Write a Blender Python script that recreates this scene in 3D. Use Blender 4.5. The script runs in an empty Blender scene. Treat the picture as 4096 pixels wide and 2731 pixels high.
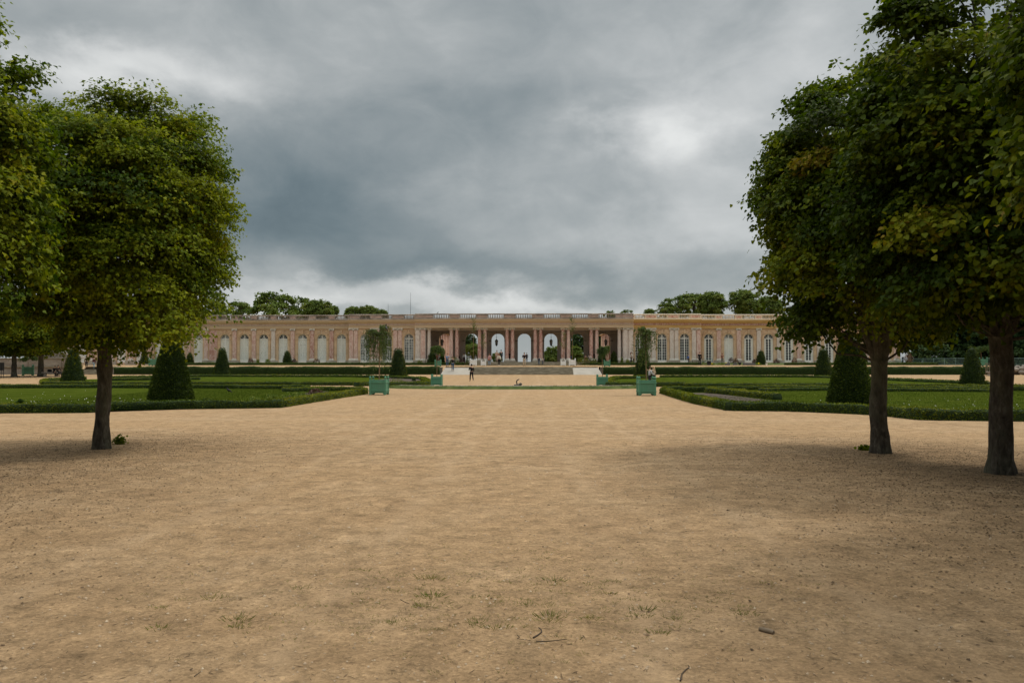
EXPOSURE = 0.17; ZEN = 6.2; SUN_E = 1.5
import bpy, bmesh, math, random
import numpy as np
from mathutils import Vector, Matrix
R = math.radians
C = bpy.context.scene.collection
SC = bpy.context.scene
RNG = np.random.default_rng(7)
random.seed(7)

# ------------------------------------------------------------------ camera model and ground profile
CAM = np.array([1.1, 0.0, 1.65]); F = 3186.0
YAW = math.atan(79 / F); PIT = math.atan(97.5 / F)
FW = np.array([-math.sin(YAW) * math.cos(PIT), math.cos(YAW) * math.cos(PIT), math.sin(PIT)])
RT = np.array([math.cos(YAW), math.sin(YAW), 0.0])
UP = np.cross(RT, FW)
def ray(px, py): return FW + RT * (px - 2048) / F + UP * (1365.5 - py) / F
def at(px, py, Y):
    d = ray(px, py); return CAM + d * (Y / d[1])
def X(px, Y): return float(at(px, 1463, Y)[0])
GP = [(-2000, 0), (66, 0), (80, .12), (100, .53), (3000, .53)]
def gz(Y):
    return float(np.interp(Y, [p[0] for p in GP], [p[1] for p in GP]))
def tz(Y): return float(np.interp(Y, [103, 109.4], [1.52, 1.75]))
def gnd(px, py):
    lo, hi = 1.0, 130.0
    for _ in range(50):
        m = (lo + hi) / 2
        if at(px, py, m)[2] > gz(m): lo = m
        else: hi = m
    p = at(px, py, lo); return (float(p[0]), float(p[1]))

# ------------------------------------------------------------------ objects
def tag(o, label=None, cat=None, group=None, kind=None):
    if label: o['label'] = label
    if cat: o['category'] = cat
    if group: o['group'] = group
    if kind: o['kind'] = kind
    return o
def empty(name, loc=(0, 0, 0), rz=0):
    o = bpy.data.objects.new(name, None); C.objects.link(o)
    o.location = loc; o.rotation_euler = (0, 0, rz); o.empty_display_size = .2
    return o
def link_mesh(name, me, parent=None, loc=None, rz=0):
    o = bpy.data.objects.new(name, me); C.objects.link(o)
    if parent is not None: o.parent = parent
    if loc is not None: o.location = loc
    if rz: o.rotation_euler = (0, 0, rz)
    return o
def dup(src, parent=None, loc=None, rz=None):
    c = src.copy(); C.objects.link(c)
    if parent is not None: c.parent = parent
    if loc is not None: c.location = loc
    if rz is not None: c.rotation_euler = (0, 0, rz)
    for ch in list(src.children): dup(ch, c)
    return c

def np_mesh(name, V, polys, mats, attr=None, smooth=False, mi=None):
    """V (N,3); polys a list of (M,k) index arrays; attr a per-point float written as 'tone'"""
    me = bpy.data.meshes.new(name)
    V = np.ascontiguousarray(V, dtype=np.float32)
    me.vertices.add(len(V)); me.vertices.foreach_set('co', V.ravel())
    loops = np.concatenate([p.ravel() for p in polys]).astype(np.int32)
    tot = np.concatenate([np.full(len(p), p.shape[1], np.int32) for p in polys])
    st = np.concatenate([[0], np.cumsum(tot)[:-1]]).astype(np.int32)
    me.loops.add(len(loops)); me.loops.foreach_set('vertex_index', loops)
    me.polygons.add(len(tot)); me.polygons.foreach_set('loop_start', st); me.polygons.foreach_set('loop_total', tot)
    if attr is not None:
        a = me.attributes.new('tone', 'FLOAT', 'POINT'); a.data.foreach_set('value', np.asarray(attr, np.float32))
    for m in (mats if isinstance(mats, (list, tuple)) else [mats]): me.materials.append(m)
    if mi is not None: me.polygons.foreach_set('material_index', np.asarray(mi, np.int32))
    if smooth: me.polygons.foreach_set('use_smooth', np.ones(len(tot), bool))
    me.update(calc_edges=True); me.validate()
    return me

class MB:
    def __init__(s): s.v = []; s.f = []
    def add(s, vs, fs):
        n = len(s.v); s.v += [tuple(float(c) for c in v) for v in vs]; s.f += [tuple(i + n for i in f) for f in fs]; return s
    def box(s, x0, x1, y0, y1, z0, z1):
        return s.add([(x0,y0,z0),(x1,y0,z0),(x1,y1,z0),(x0,y1,z0),(x0,y0,z1),(x1,y0,z1),(x1,y1,z1),(x0,y1,z1)],
                     [(0,3,2,1),(4,5,6,7),(0,1,5,4),(1,2,6,5),(2,3,7,6),(3,0,4,7)])
    def bbox(s, x0, x1, y0, y1, z0, z1, b=.01):      # box with chamfered vertical edges and top
        p = [(x0+b,y0),(x1-b,y0),(x1,y0+b),(x1,y1-b),(x1-b,y1),(x0+b,y1),(x0,y1-b),(x0,y0+b)]
        cx, cy = (x0+x1)/2, (y0+y1)/2
        q = [(cx+(a-cx)*(1-2*b/(x1-x0)), cy+(c-cy)*(1-2*b/(y1-y0))) for a, c in p]
        vs = [(a,c,z0) for a,c in p] + [(a,c,z1-b) for a,c in p] + [(a,c,z1) for a,c in q]
        fs = [tuple(range(7,-1,-1)), tuple(range(16,24))]
        for k in (0, 8):
            for i in range(8): j=(i+1)%8; fs.append((k+i,k+j,k+8+j,k+8+i))
        return s.add(vs, fs)
    def tube(s, path, radii, n=8, cap=True):
        path = [Vector(p) for p in path]; vs = []; fs = []; ref = None
        for i, p in enumerate(path):
            d = (path[min(i+1,len(path)-1)] - path[max(i-1,0)])
            d = d.normalized() if d.length > 1e-9 else Vector((0,0,1))
            if ref is None: ref = Vector((1,0,0)) if abs(d.x) < .9 else Vector((0,1,0))
            a = (ref - d*ref.dot(d)).normalized(); b = d.cross(a); ref = a
            r = radii[i] if hasattr(radii,'__len__') else radii
            for k in range(n):
                t = 2*math.pi*k/n; vs.append(p + a*math.cos(t)*r + b*math.sin(t)*r)
        for i in range(len(path)-1):
            for k in range(n):
                j = (k+1)%n; fs.append((i*n+k, i*n+j, (i+1)*n+j, (i+1)*n+k))
        if cap: fs += [tuple(range(n-1,-1,-1)), tuple(range((len(path)-1)*n, len(path)*n))]
        return s.add(vs, fs)
    def lathe(s, prof, c=(0,0,0), n=16, sx=1, sy=1):
        vs = []; fs = []
        for r, z in prof:
            for k in range(n):
                t = 2*math.pi*k/n; vs.append((c[0]+r*math.cos(t)*sx, c[1]+r*math.sin(t)*sy, c[2]+z))
        for i in range(len(prof)-1):
            for k in range(n):
                j = (k+1)%n; fs.append((i*n+k, i*n+j, (i+1)*n+j, (i+1)*n+k))
        fs += [tuple(range(n-1,-1,-1)), tuple(range((len(prof)-1)*n, len(prof)*n))]
        return s.add(vs, fs)
    def ball(s, c, r, n=10, m=6, sc=(1,1,1), rot=None):
        vs = []; fs = []
        for i in range(m+1):
            ph = math.pi*i/m
            for k in range(n):
                t = 2*math.pi*k/n
                q = Vector((r*sc[0]*math.sin(ph)*math.cos(t), r*sc[1]*math.sin(ph)*math.sin(t), r*sc[2]*math.cos(ph)))
                if rot is not None: q = rot @ q
                vs.append((c[0]+q.x, c[1]+q.y, c[2]+q.z))
        for i in range(m):
            for k in range(n):
                j=(k+1)%n; fs.append((i*n+k,(i+1)*n+k,(i+1)*n+j,i*n+j))
        return s.add(vs, fs)
    def prism(s, poly, z0, z1):
        n = len(poly); vs = [(x,y,z0) for x,y in poly] + [(x,y,z1) for x,y in poly]
        return s.add(vs, [tuple(range(n-1,-1,-1)), tuple(range(n,2*n))] + [(i,(i+1)%n,n+(i+1)%n,n+i) for i in range(n)])
    def profx(s, prof, x0, x1):          # a (y,z) profile run along x
        n = len(prof); vs = [(x0,y,z) for y,z in prof] + [(x1,y,z) for y,z in prof]
        return s.add(vs, [tuple(range(n)), tuple(range(2*n-1,n-1,-1))] + [((i+1)%n,i,n+i,n+(i+1)%n) for i in range(n)])
    def mesh(s, name, m, smooth=False):
        me = bpy.data.meshes.new(name); me.from_pydata(s.v, [], s.f)
        for k in (m if isinstance(m,(list,tuple)) else [m]): me.materials.append(k)
        bm = bmesh.new(); bm.from_mesh(me); bmesh.ops.remove_doubles(bm, verts=bm.verts, dist=1e-6)
        bmesh.ops.recalc_face_normals(bm, faces=bm.faces); bm.to_mesh(me); bm.free()
        if smooth:
            for p in me.polygons: p.use_smooth = True
            try: me.set_sharp_from_angle(angle=R(40))
            except Exception: pass
        me.update(); return me
    def build(s, name, m, parent=None, smooth=False, loc=None, rz=0):
        return link_mesh(name, s.mesh(name, m, smooth), parent, loc, rz)

# ------------------------------------------------------------------ materials
class NT:
    def __init__(s, t): s.t = t
    def n(s, typ, **k):
        nd = s.t.nodes.new(typ)
        for a, b in k.items(): setattr(nd, a, b)
        return nd
    def l(s, a, b): s.t.links.new(a, b)
    def put(s, sock, v):
        if hasattr(v, 'is_output'): s.l(v, sock)
        else: sock.default_value = v
    def math(s, op, a, b=0.0, c=0.0, clamp=False):
        nd = s.n('ShaderNodeMath', operation=op, use_clamp=clamp)
        s.put(nd.inputs[0], a); s.put(nd.inputs[1], b)
        if len(nd.inputs) > 2: s.put(nd.inputs[2], c)
        return nd.outputs[0]
    def vec(s, op, a, b=(0,0,0)):
        nd = s.n('ShaderNodeVectorMath', operation=op); s.put(nd.inputs[0], a)
        if op == 'SCALE': s.put(nd.inputs['Scale'], b)
        else: s.put(nd.inputs[1], b)
        return nd.outputs[0]
    def noise(s, co, scale, detail=4, rough=.6, dist=0, out='Fac'):
        nd = s.n('ShaderNodeTexNoise'); s.put(nd.inputs['Vector'], co)
        nd.inputs['Scale'].default_value = scale; nd.inputs['Detail'].default_value = detail
        nd.inputs['Roughness'].default_value = rough; nd.inputs['Distortion'].default_value = dist
        return nd.outputs[out]
    def ramp(s, fac, stops, mode='LINEAR'):
        nd = s.n('ShaderNodeValToRGB'); cr = nd.color_ramp; cr.interpolation = mode
        while len(cr.elements) < len(stops): cr.elements.new(.5)
        for e, (p, c) in zip(cr.elements, stops):
            e.position = p; e.color = (c, c, c, 1) if not hasattr(c, '__len__') else (*c, 1)
        s.put(nd.inputs[0], fac); return nd.outputs[0]
    def mix(s, fac, a, b, mode='MIX'):
        nd = s.n('ShaderNodeMix', data_type='RGBA', blend_type=mode)
        s.put(nd.inputs[0], fac)
        for sk, v in ((nd.inputs[6], a), (nd.inputs[7], b)):
            s.put(sk, v if hasattr(v, 'is_output') else (*v, 1))
        return nd.outputs[2]
    def bump(s, h, strength=.4, dist=.02):
        nd = s.n('ShaderNodeBump'); nd.inputs['Strength'].default_value = strength
        nd.inputs['Distance'].default_value = dist; s.l(h, nd.inputs['Height']); return nd.outputs[0]

def new_mat(name):
    m = bpy.data.materials.new(name); m.use_nodes = True
    t = NT(m.node_tree); b = m.node_tree.nodes['Principled BSDF']
    b.inputs['Specular IOR Level'].default_value = .3
    return m, t, b
def co_of(t, obj=True):
    return t.n('ShaderNodeTexCoord').outputs['Object'] if obj else t.n('ShaderNodeNewGeometry').outputs['Position']

def nmat(name, stops, scale=3, detail=5, rough=.85, bump=.3, bscale=20, bdist=.01, stretch=(1,1,1), grime=None, world=True, spec=.3, dist=0):
    """colour from a noise ramp, optional second grime layer (colour, scale, amount), bump from a finer noise"""
    m, t, b = new_mat(name); co = co_of(t, not world)
    if stretch != (1,1,1): co = t.vec('MULTIPLY', co, stretch)
    c = t.ramp(t.noise(co, scale, detail, .6, dist), stops)
    if grime:
        g = t.ramp(t.noise(co, grime[1], 6, .7), [(.45, 0), (.7, grime[2])])
        c = t.mix(g, c, grime[0])
    t.l(c, b.inputs['Base Color']); b.inputs['Roughness'].default_value = rough
    b.inputs['Specular IOR Level'].default_value = spec
    if bump: t.l(t.bump(t.noise(co, bscale, 5, .65), bump, bdist), b.inputs['Normal'])
    return m
def flat(name, col, rough=.7, metal=0, spec=.3, var=.12):
    m, t, b = new_mat(name)
    n = t.noise(co_of(t, False), 9, 4, .6)
    c = t.mix(n, tuple(x*(1-var) for x in col), tuple(min(1,x*(1+var)) for x in col))
    t.l(c, b.inputs['Base Color']); b.inputs['Roughness'].default_value = rough
    b.inputs['Metallic'].default_value = metal; b.inputs['Specular IOR Level'].default_value = spec
    return m
def leaf_mat(name, stops, transl=.3, rough=.5, spec=.25):
    m, t, b = new_mat(name)
    a = t.n('ShaderNodeAttribute', attribute_name='tone')
    c = t.ramp(a.outputs['Fac'], stops)
    t.l(c, b.inputs['Base Color']); b.inputs['Roughness'].default_value = rough
    b.inputs['Specular IOR Level'].default_value = spec
    tr = t.n('ShaderNodeBsdfTranslucent'); t.l(t.mix(1.0, c, (1.25, 1.3, .5), 'MULTIPLY'), tr.inputs[0])
    ms = t.n('ShaderNodeMixShader'); ms.inputs[0].default_value = transl
    t.l(b.outputs[0], ms.inputs[1]); t.l(tr.outputs[0], ms.inputs[2])
    t.l(ms.outputs[0], t.t.nodes['Material Output'].inputs[0])
    return m

M = {}
# gravel: pale sand with worn tracks, pebbles and dark bits
def gravel():
    m, t, b = new_mat('sandy_gravel'); co = co_of(t, False)
    big = t.noise(co, .16, 4, .6, .4); med = t.noise(co, .9, 7, .68, .5)
    c = t.ramp(med, [(.28, (.262, .175, .099)), (.5, (.328, .226, .130)), (.72, (.390, .280, .171))])
    c = t.mix(t.ramp(big, [(.4, 0), (.62, .55)]), c, (.355, .236, .128))
    grain = t.ramp(t.noise(co, 3.2, 14, .86), [(.37, .40), (.46, .86), (.54, 1.1), (.64, 1.6)])
    c = t.mix(.85, c, grain, 'MULTIPLY')
    vo = t.n('ShaderNodeTexVoronoi'); t.l(co, vo.inputs['Vector']); vo.inputs['Scale'].default_value = 48
    c = t.mix(.6, c, t.ramp(vo.outputs['Color'], [(.0, .55), (.5, 1.0), (.85, 1.15), (1, 1.6)]), 'MULTIPLY')
    flk = t.math('MULTIPLY', t.ramp(t.noise(co, 7, 8, .78), [(.57, 0), (.66, 1)]), t.ramp(t.noise(co, .4, 4, .65), [(.38, .1), (.62, .85)]))
    c = t.mix(flk, c, (.17, .105, .06))
    sp = t.n('ShaderNodeSeparateXYZ'); t.l(co, sp.inputs[0]); wob = t.math('MULTIPLY', t.math('SUBTRACT', t.noise(co, .35, 3, .5), .5), .9)
    trk = 0.0
    for ax_, v, wd in ((0, -.3, .17), (0, 1.75, .17), (0, 3.4, .14), (0, -2.6, .14), (1, 18.2, .35), (1, 20.4, .35), (1, 24.5, .5)):
        q = t.math('DIVIDE', t.math('SUBTRACT', t.math('ADD', sp.outputs[ax_], wob), v), wd)
        trk = t.math('ADD', trk, t.math('POWER', 2.71828, t.math('MULTIPLY', t.math('MULTIPLY', q, q), -1.0)))
    trk = t.math('MULTIPLY', t.math('MULTIPLY', trk, t.ramp(t.noise(co, .8, 4, .6), [(.35, .1), (.6, 1)])), .30, clamp=True)
    c = t.mix(trk, c, (.45, .33, .21))
    pale = t.ramp(t.noise(t.vec('ADD', co, (31, 17, 5)), 19, 4, .7), [(.68, 0), (.74, .25)])
    c = t.mix(pale, c, (.68, .57, .43))
    t.l(c, b.inputs['Base Color']); b.inputs['Roughness'].default_value = .95; b.inputs['Specular IOR Level'].default_value = .1
    h = t.math('ADD', t.math('MULTIPLY', vo.outputs['Distance'], .4), t.math('MULTIPLY', t.noise(co, 9, 12, .8), 2.2))
    h = t.math('ADD', h, t.math('MULTIPLY', t.noise(co, 1.3, 4, .6), .8))
    t.l(t.bump(h, .85, .02), b.inputs['Normal'])
    return m
M['gravel'] = gravel()
M['soil'] = nmat('bed_soil', [(.3, (.035,.026,.019)), (.6, (.075,.056,.042)), (.75,(.11,.085,.065))], 3, 6, .95, .8, 18, .04)
def lawn():
    m, t, b = new_mat('lawn_grass'); co = co_of(t, False)
    c = t.ramp(t.noise(t.vec('MULTIPLY', co, (1, 1.5, 1)), .7, 6, .65, .3), [(.3, (.032,.050,.006)), (.5, (.052,.074,.009)), (.7, (.080,.096,.017))])
    c = t.mix(.6, c, t.ramp(t.noise(co, 26, 6, .8), [(.3, .45), (.5, 1), (.72, 1.6)]), 'MULTIPLY')
    t.l(c, b.inputs['Base Color']); b.inputs['Roughness'].default_value = 1; b.inputs['Specular IOR Level'].default_value = 0
    t.l(t.bump(t.noise(co, 30, 6, .8), 1.0, .06), b.inputs['Normal']); return m
M['lawn'] = lawn()
M['bedgrass'] = nmat('bed_ground_cover', [(.3,(.03,.055,.012)), (.55,(.075,.105,.024)), (.75,(.13,.14,.05))], 2.2, 6, .9, .9, 16, .05)
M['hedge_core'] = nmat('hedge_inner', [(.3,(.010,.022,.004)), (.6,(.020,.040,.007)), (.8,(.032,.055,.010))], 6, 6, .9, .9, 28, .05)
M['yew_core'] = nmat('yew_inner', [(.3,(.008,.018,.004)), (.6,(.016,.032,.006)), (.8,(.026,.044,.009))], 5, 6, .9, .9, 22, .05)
M['box_leaf'] = leaf_mat('box_hedge_leaf', [(0,(.020,.044,.004)), (.45,(.072,.108,.007)), (.8,(.160,.180,.012)), (1,(.23,.22,.025))], .2, .6, .12)
M['tall_leaf'] = leaf_mat('tall_hedge_leaf', [(0,(.012,.034,.005)), (.5,(.036,.080,.010)), (1,(.075,.125,.016))], .2, .6, .12)
M['yew_leaf'] = leaf_mat('yew_needle', [(0,(.010,.024,.003)), (.4,(.036,.060,.007)), (.75,(.085,.115,.012)), (1,(.13,.15,.018))], .15, .6, .12)
M['leaf_l'] = leaf_mat('chestnut_leaf', [(0,(.022,.050,.003)), (.3,(.066,.108,.005)), (.6,(.165,.205,.008)), (.93,(.28,.30,.010)), (1,(.28,.25,.015))], .38, .6, .10)
M['leaf_r'] = leaf_mat('linden_leaf', [(0,(.020,.042,.002)), (.4,(.062,.096,.004)), (.75,(.150,.178,.008)), (.96,(.23,.235,.010)), (1,(.24,.18,.02))], .36, .6, .10)
M['leaf_far'] = leaf_mat('parkland_leaf', [(0,(.055,.095,.020)), (.5,(.115,.165,.035)), (1,(.21,.235,.06))], .32, .7, .1)
M['leaf_dark'] = leaf_mat('dark_wood_leaf', [(0,(.014,.036,.012)), (.5,(.032,.062,.018)), (1,(.06,.095,.028))], .25, .7, .1)
M['willow_leaf'] = leaf_mat('willow_leaf', [(0,(.035,.075,.018)), (.5,(.075,.125,.030)), (1,(.14,.17,.05))], .3)
M['grass_blade'] = leaf_mat('grass_blade', [(0,(.055,.085,.012)), (.5,(.115,.14,.022)), (1,(.23,.20,.07))], .25, .7, .1)
M['shrub_red'] = leaf_mat('purple_shrub_leaf', [(0,(.045,.018,.018)), (.6,(.095,.04,.035)), (1,(.16,.09,.06))], .2)
M['shrub_gold'] = leaf_mat('gold_shrub_leaf', [(0,(.08,.11,.015)), (.6,(.17,.19,.025)), (1,(.27,.25,.05))], .25)
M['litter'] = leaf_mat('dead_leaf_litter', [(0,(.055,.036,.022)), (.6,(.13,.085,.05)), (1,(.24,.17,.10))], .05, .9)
M['bark'] = nmat('tree_bark', [(.30,(.020,.016,.012)), (.44,(.062,.052,.040)), (.56,(.095,.082,.064)), (.70,(.17,.155,.125))], 13, 10, .95, 1.0, 24, .05, (1,1,.42), ((.15,.155,.10), 2.2, .7), dist=.6)
M['twig'] = nmat('twig_bark', [(.3,(.03,.022,.015)), (.7,(.085,.062,.043))], 14, 4, .9, .4, 40)
M['stake'] = nmat('sapling_stem', [(.3,(.16,.10,.05)), (.7,(.27,.18,.10))], 10, 4, .85, .3, 30)
# building stone
M['peach'] = nmat('peach_limestone', [(.3,(.59,.40,.245)), (.55,(.69,.495,.32)), (.75,(.75,.57,.40))], .9, 6, .85, .25, 14, .01, (1,1,1.6), ((.40,.30,.22), .8, .5))
M['lit_peach'] = nmat('lit_peach_stone', [(.3,(.62,.47,.31)), (.55,(.71,.565,.40)), (.75,(.77,.64,.48))], .9, 6, .85, .2, 14, .01, (.5,1,2.2), ((.50,.38,.27), .9, .45))  # paler peach stone: top light on the entablature put into the colour
M['gold'] = nmat('gold_limestone', [(.3,(.62,.39,.14)), (.55,(.70,.475,.195)), (.75,(.74,.54,.27))], 1.1, 6, .85, .25, 14, .01, (.5,1,2.5), ((.47,.34,.20), 1.2, .35))
def marble(name, a, b_, c_, sc=1.6):
    m, t, b = new_mat(name); co = co_of(t, False)
    w = t.noise(t.vec('MULTIPLY', co, (2.2, 1, 1)), sc, 8, .68, 1.6)
    c = t.ramp(w, [(.34, a), (.48, b_), (.56, c_), (.62, b_), (.78, a)])
    t.l(c, b.inputs['Base Color']); b.inputs['Roughness'].default_value = .45; b.inputs['Specular IOR Level'].default_value = .3
    return m
M['pink'] = marble('pink_marble', (.52,.30,.25), (.63,.41,.35), (.76,.62,.55))
M['frieze'] = marble('frieze_marble', (.52,.36,.29), (.61,.46,.385), (.68,.58,.50))
M['red'] = marble('red_marble', (.38,.17,.135), (.53,.29,.235), (.72,.56,.50))
M['grey_pink'] = nmat('weathered_pink_panel', [(.3,(.30,.22,.195)), (.6,(.42,.31,.27)), (.8,(.48,.38,.34))], 1.5, 6, .85, .3, 12, .01, (1,1,1), ((.20,.15,.13), 1.4, .6))
M['pale'] = marble('pale_marble', (.55,.46,.41), (.66,.57,.51), (.75,.69,.64))
M['white_stone'] = nmat('white_capital_stone', [(.3,(.60,.56,.50)), (.7,(.78,.75,.69))], 2.4, 6, .75, .25, 12, .01, (1,1,1), ((.33,.29,.24), 1.7, .5))
M['grey_stone'] = nmat('weathered_grey_stone', [(.28,(.17,.145,.125)), (.5,(.31,.265,.235)), (.72,(.44,.39,.35))], 1.1, 7, .9, .4, 10, .02, (.6,1,1.4), ((.10,.08,.065), 1.5, .8))
M['cream_stone'] = nmat('clean_cream_stone', [(.3,(.60,.53,.44)), (.7,(.71,.65,.56))], 1.4, 6, .8, .25, 12, .01, (1,1,1), ((.45,.38,.31), 1.2, .35))
M['portico'] = nmat('portico_wall_stone', [(.3,(.46,.385,.325)), (.6,(.57,.49,.42)), (.75,(.64,.57,.50))], .8, 6, .85, .2, 12, .01)
M['plinth'] = nmat('plinth_stone', [(.3,(.33,.275,.22)), (.5,(.45,.39,.32)), (.72,(.58,.52,.44))], 1.2, 7, .9, .4, 12, .02, (1,1,1.5), ((.22,.19,.14), 1.3, .6))
M['steps'] = nmat('mossy_step_stone', [(.28,(.15,.125,.09)), (.5,(.27,.235,.175)), (.72,(.42,.38,.30))], 1.7, 8, .92, .5, 14, .02, (.7,1,4), ((.12,.10,.06), 2.2, .7))
M['ramp'] = nmat('pale_ramp_concrete', [(.3,(.26,.24,.21)), (.7,(.35,.33,.295))], .8, 6, .9, .25, 20, .01, (1,1,1), ((.38,.35,.30), .6, .4))
M['wallstone'] = nmat('grey_garden_wall', [(.28,(.20,.17,.145)), (.55,(.31,.275,.24)), (.75,(.40,.36,.315))], .8, 7, .92, .4, 10, .02, (.7,1,1.8), ((.14,.12,.10), .9, .5))
M['curb'] = nmat('pale_basin_curb', [(.3,(.48,.40,.34)), (.7,(.62,.55,.48))], 2, 5, .85, .25, 20)
M['paint'] = flat('white_window_paint', (.84,.84,.81), .5, 0, .3, .06)
M['shut'] = flat('pale_shutter_paint', (.80,.80,.75), .55, 0, .3, .05)
def glass(name, col, rough=.12):
    m, t, b = new_mat(name); co = co_of(t, False)
    c = t.mix(t.ramp(t.noise(co, 1.3, 3, .6), [(.45,0),(.55,1)]), col, tuple(x*.35 for x in col))
    t.l(c, b.inputs['Base Color']); b.inputs['Roughness'].default_value = rough; b.inputs['Specular IOR Level'].default_value = .6
    return m
M['glass'] = glass('window_glass', (.14,.15,.155)); M['glass_lt'] = glass('sky_grey_glass', (.36,.39,.40), .15); M['glass_dk'] = glass('dark_glass', (.035,.04,.04))  # glass_lt: grey of the reflected sky put into the colour
M['green'] = nmat('green_planter_paint', [(.3,(.085,.235,.145)), (.6,(.11,.285,.18)), (.8,(.15,.32,.215))], 3, 5, .6, .15, 30, .005, (1,1,.4), ((.09,.15,.10), 1.6, .4), False)
M['whitebox'] = flat('white_planter_paint', (.84,.85,.85), .5, 0, .3, .04)
M['iron'] = flat('dark_iron', (.035,.037,.038), .5, .6)
M['fence'] = flat('teal_fence_paint', (.17,.27,.26), .5)
M['bronze'] = nmat('dark_bronze', [(.3,(.025,.018,.012)), (.6,(.065,.048,.03)), (.8,(.13,.10,.06))], 9, 5, .5, .5, 25, .01, (1,1,1), None, False, .5)
M['wood'] = nmat('grey_wood', [(.3,(.10,.075,.05)), (.7,(.22,.17,.12))], 6, 5, .9, .4, 30, .01, (1,1,.2))
M['lead'] = flat('roof_lead', (.19,.20,.21), .6)
def water():
    m, t, b = new_mat('basin_water'); b.inputs['Base Color'].default_value = (.035,.045,.035,1)
    b.inputs['Roughness'].default_value = .06; b.inputs['Specular IOR Level'].default_value = .5
    t.l(t.bump(t.noise(co_of(t, False), 5, 3, .5), .06, .02), b.inputs['Normal']); return m
M['water'] = water()
_cc = {}
def cloth(col, rough=.85):
    k = tuple(round(x,3) for x in col)
    if k not in _cc: _cc[k] = flat('fabric', col, rough, 0, .15, .18)
    return _cc[k]
SKIN = flat('skin', (.50,.30,.21), .55, 0, .3, .05); SKIN_D = flat('skin_deep', (.25,.14,.09), .55, 0, .3, .05)
# ------------------------------------------------------------------ camera, sky, sun
cd = bpy.data.cameras.new('camera'); cam = bpy.data.objects.new('camera', cd); C.objects.link(cam)
cam.location = CAM; cam.rotation_euler = (math.pi/2 + PIT, 0, YAW)
cd.sensor_width = 36; cd.lens = 36 * F / 4096; cd.clip_start = .05; cd.clip_end = 6000
SC.camera = cam
SC.view_settings.view_transform = 'Standard'; SC.view_settings.look = 'None'
SC.view_settings.exposure = EXPOSURE if 'EXPOSURE' in globals() else 0.0
SC.view_settings.gamma = 1
SUN_DIR = Vector((.46, .22, .86)).normalized()

w = bpy.data.worlds.new('World'); SC.world = w; w.use_nodes = True
t = NT(w.node_tree); w.node_tree.nodes.clear()
d = t.n('ShaderNodeTexCoord').outputs['Generated']
sx = t.n('ShaderNodeSeparateXYZ'); t.l(d, sx.inputs[0])
az0 = t.math('ARCTAN2', sx.outputs[0], sx.outputs[1]); el0 = t.math('ARCSINE', sx.outputs[2])
# clouds lie on a layer overhead, so their detail flattens towards the horizon
hz = t.math('ADD', t.math('MAXIMUM', sx.outputs[2], 0.0), .16)
pl = t.n('ShaderNodeCombineXYZ'); t.l(t.math('DIVIDE', sx.outputs[0], hz), pl.inputs[0]); t.l(t.math('DIVIDE', sx.outputs[1], hz), pl.inputs[1])
P = pl.outputs[0]
qa = t.n('ShaderNodeCombineXYZ'); t.l(t.math('ADD', t.math('MULTIPLY', az0, .95), t.math('MULTIPLY', el0, .55)), qa.inputs[0])
t.l(t.math('SUBTRACT', t.math('MULTIPLY', el0, 1.55), t.math('MULTIPLY', az0, .30)), qa.inputs[1]); Q = qa.outputs[0]
wn = t.n('ShaderNodeTexNoise'); t.l(Q, wn.inputs['Vector']); wn.inputs['Scale'].default_value = 5.0; wn.inputs['Detail'].default_value = 7; wn.inputs['Roughness'].default_value = .58
ws = t.n('ShaderNodeSeparateColor'); t.l(wn.outputs['Color'], ws.inputs[0])
az = t.math('ADD', az0, t.math('MULTIPLY', t.math('SUBTRACT', ws.outputs[0], .5), .34))
el = t.math('ADD', el0, t.math('MULTIPLY', t.math('SUBTRACT', ws.outputs[1], .5), .15))
def ang(px, py):
    u = (px - 2127) / F; v = (1463 - py) / F
    return math.atan(u), math.atan(v / math.sqrt(1 + u*u))
# (x, y, half-width, half-height, amount): the bright breaks and the dark bank of this cloud cover
BLOBS = [(1150,800,500,260,-.27), (1650,930,760,190,-.10), (760,900,460,240,-.12), (1300,480,640,160,-.05), (1500,1100,620,90,-.17), (2350,1110,480,45,-.10), (2900,1080,280,60,-.06),
         (2680,500,280,140,.27), (2520,600,430,170,.10), (2880,760,400,280,.18), (2600,930,520,140,.08), (1900,420,520,150,-.08), (420,215,330,80,.29), (900,260,320,100,.14), (100,40,400,90,-.08), (2250,330,420,70,-.06),
         (1680,1180,420,45,.30), (2150,1220,520,36,.24), (980,1090,150,90,.20), (1100,1200,300,45,.18), (2050,700,300,80,.05), (2050,960,260,60,.06),
         (3250,130,420,200,.14), (1700,160,560,90,.03), (3000,300,380,110,.08), (2720,1235,420,40,.12), (1250,1245,600,30,.22)]
back = t.n('ShaderNodeMapRange'); t.l(sx.outputs[1], back.inputs[0]); back.inputs[1].default_value = .3; back.inputs[2].default_value = -.6; back.inputs[3].default_value = 0; back.inputs[4].default_value = -.20
s = t.math('ADD', .585, back.outputs[0])        # unseen sky behind the photographer darkened, to deepen shade under the trees
for bx, by, bw, bh, a in BLOBS:
    A, E = ang(bx, by)
    q1 = t.math('DIVIDE', t.math('SUBTRACT', az, A), bw / F); q2 = t.math('DIVIDE', t.math('SUBTRACT', el, E), bh / F)
    r2 = t.math('ADD', t.math('MULTIPLY', q1, q1), t.math('MULTIPLY', q2, q2))
    s = t.math('ADD', s, t.math('MULTIPLY', t.math('POWER', 2.71828, t.math('MULTIPLY', r2, -1.0)), a))
n1 = t.noise(Q, 4.2, 8, .52, .5); n2 = t.noise(t.vec('ADD', Q, (7.3, 2.1, 0)), 10, 9, .58, .6); n3 = t.noise(t.vec('ADD', P, (3.1, 8.7, 0)), 1.6, 6, .55, .3)
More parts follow.
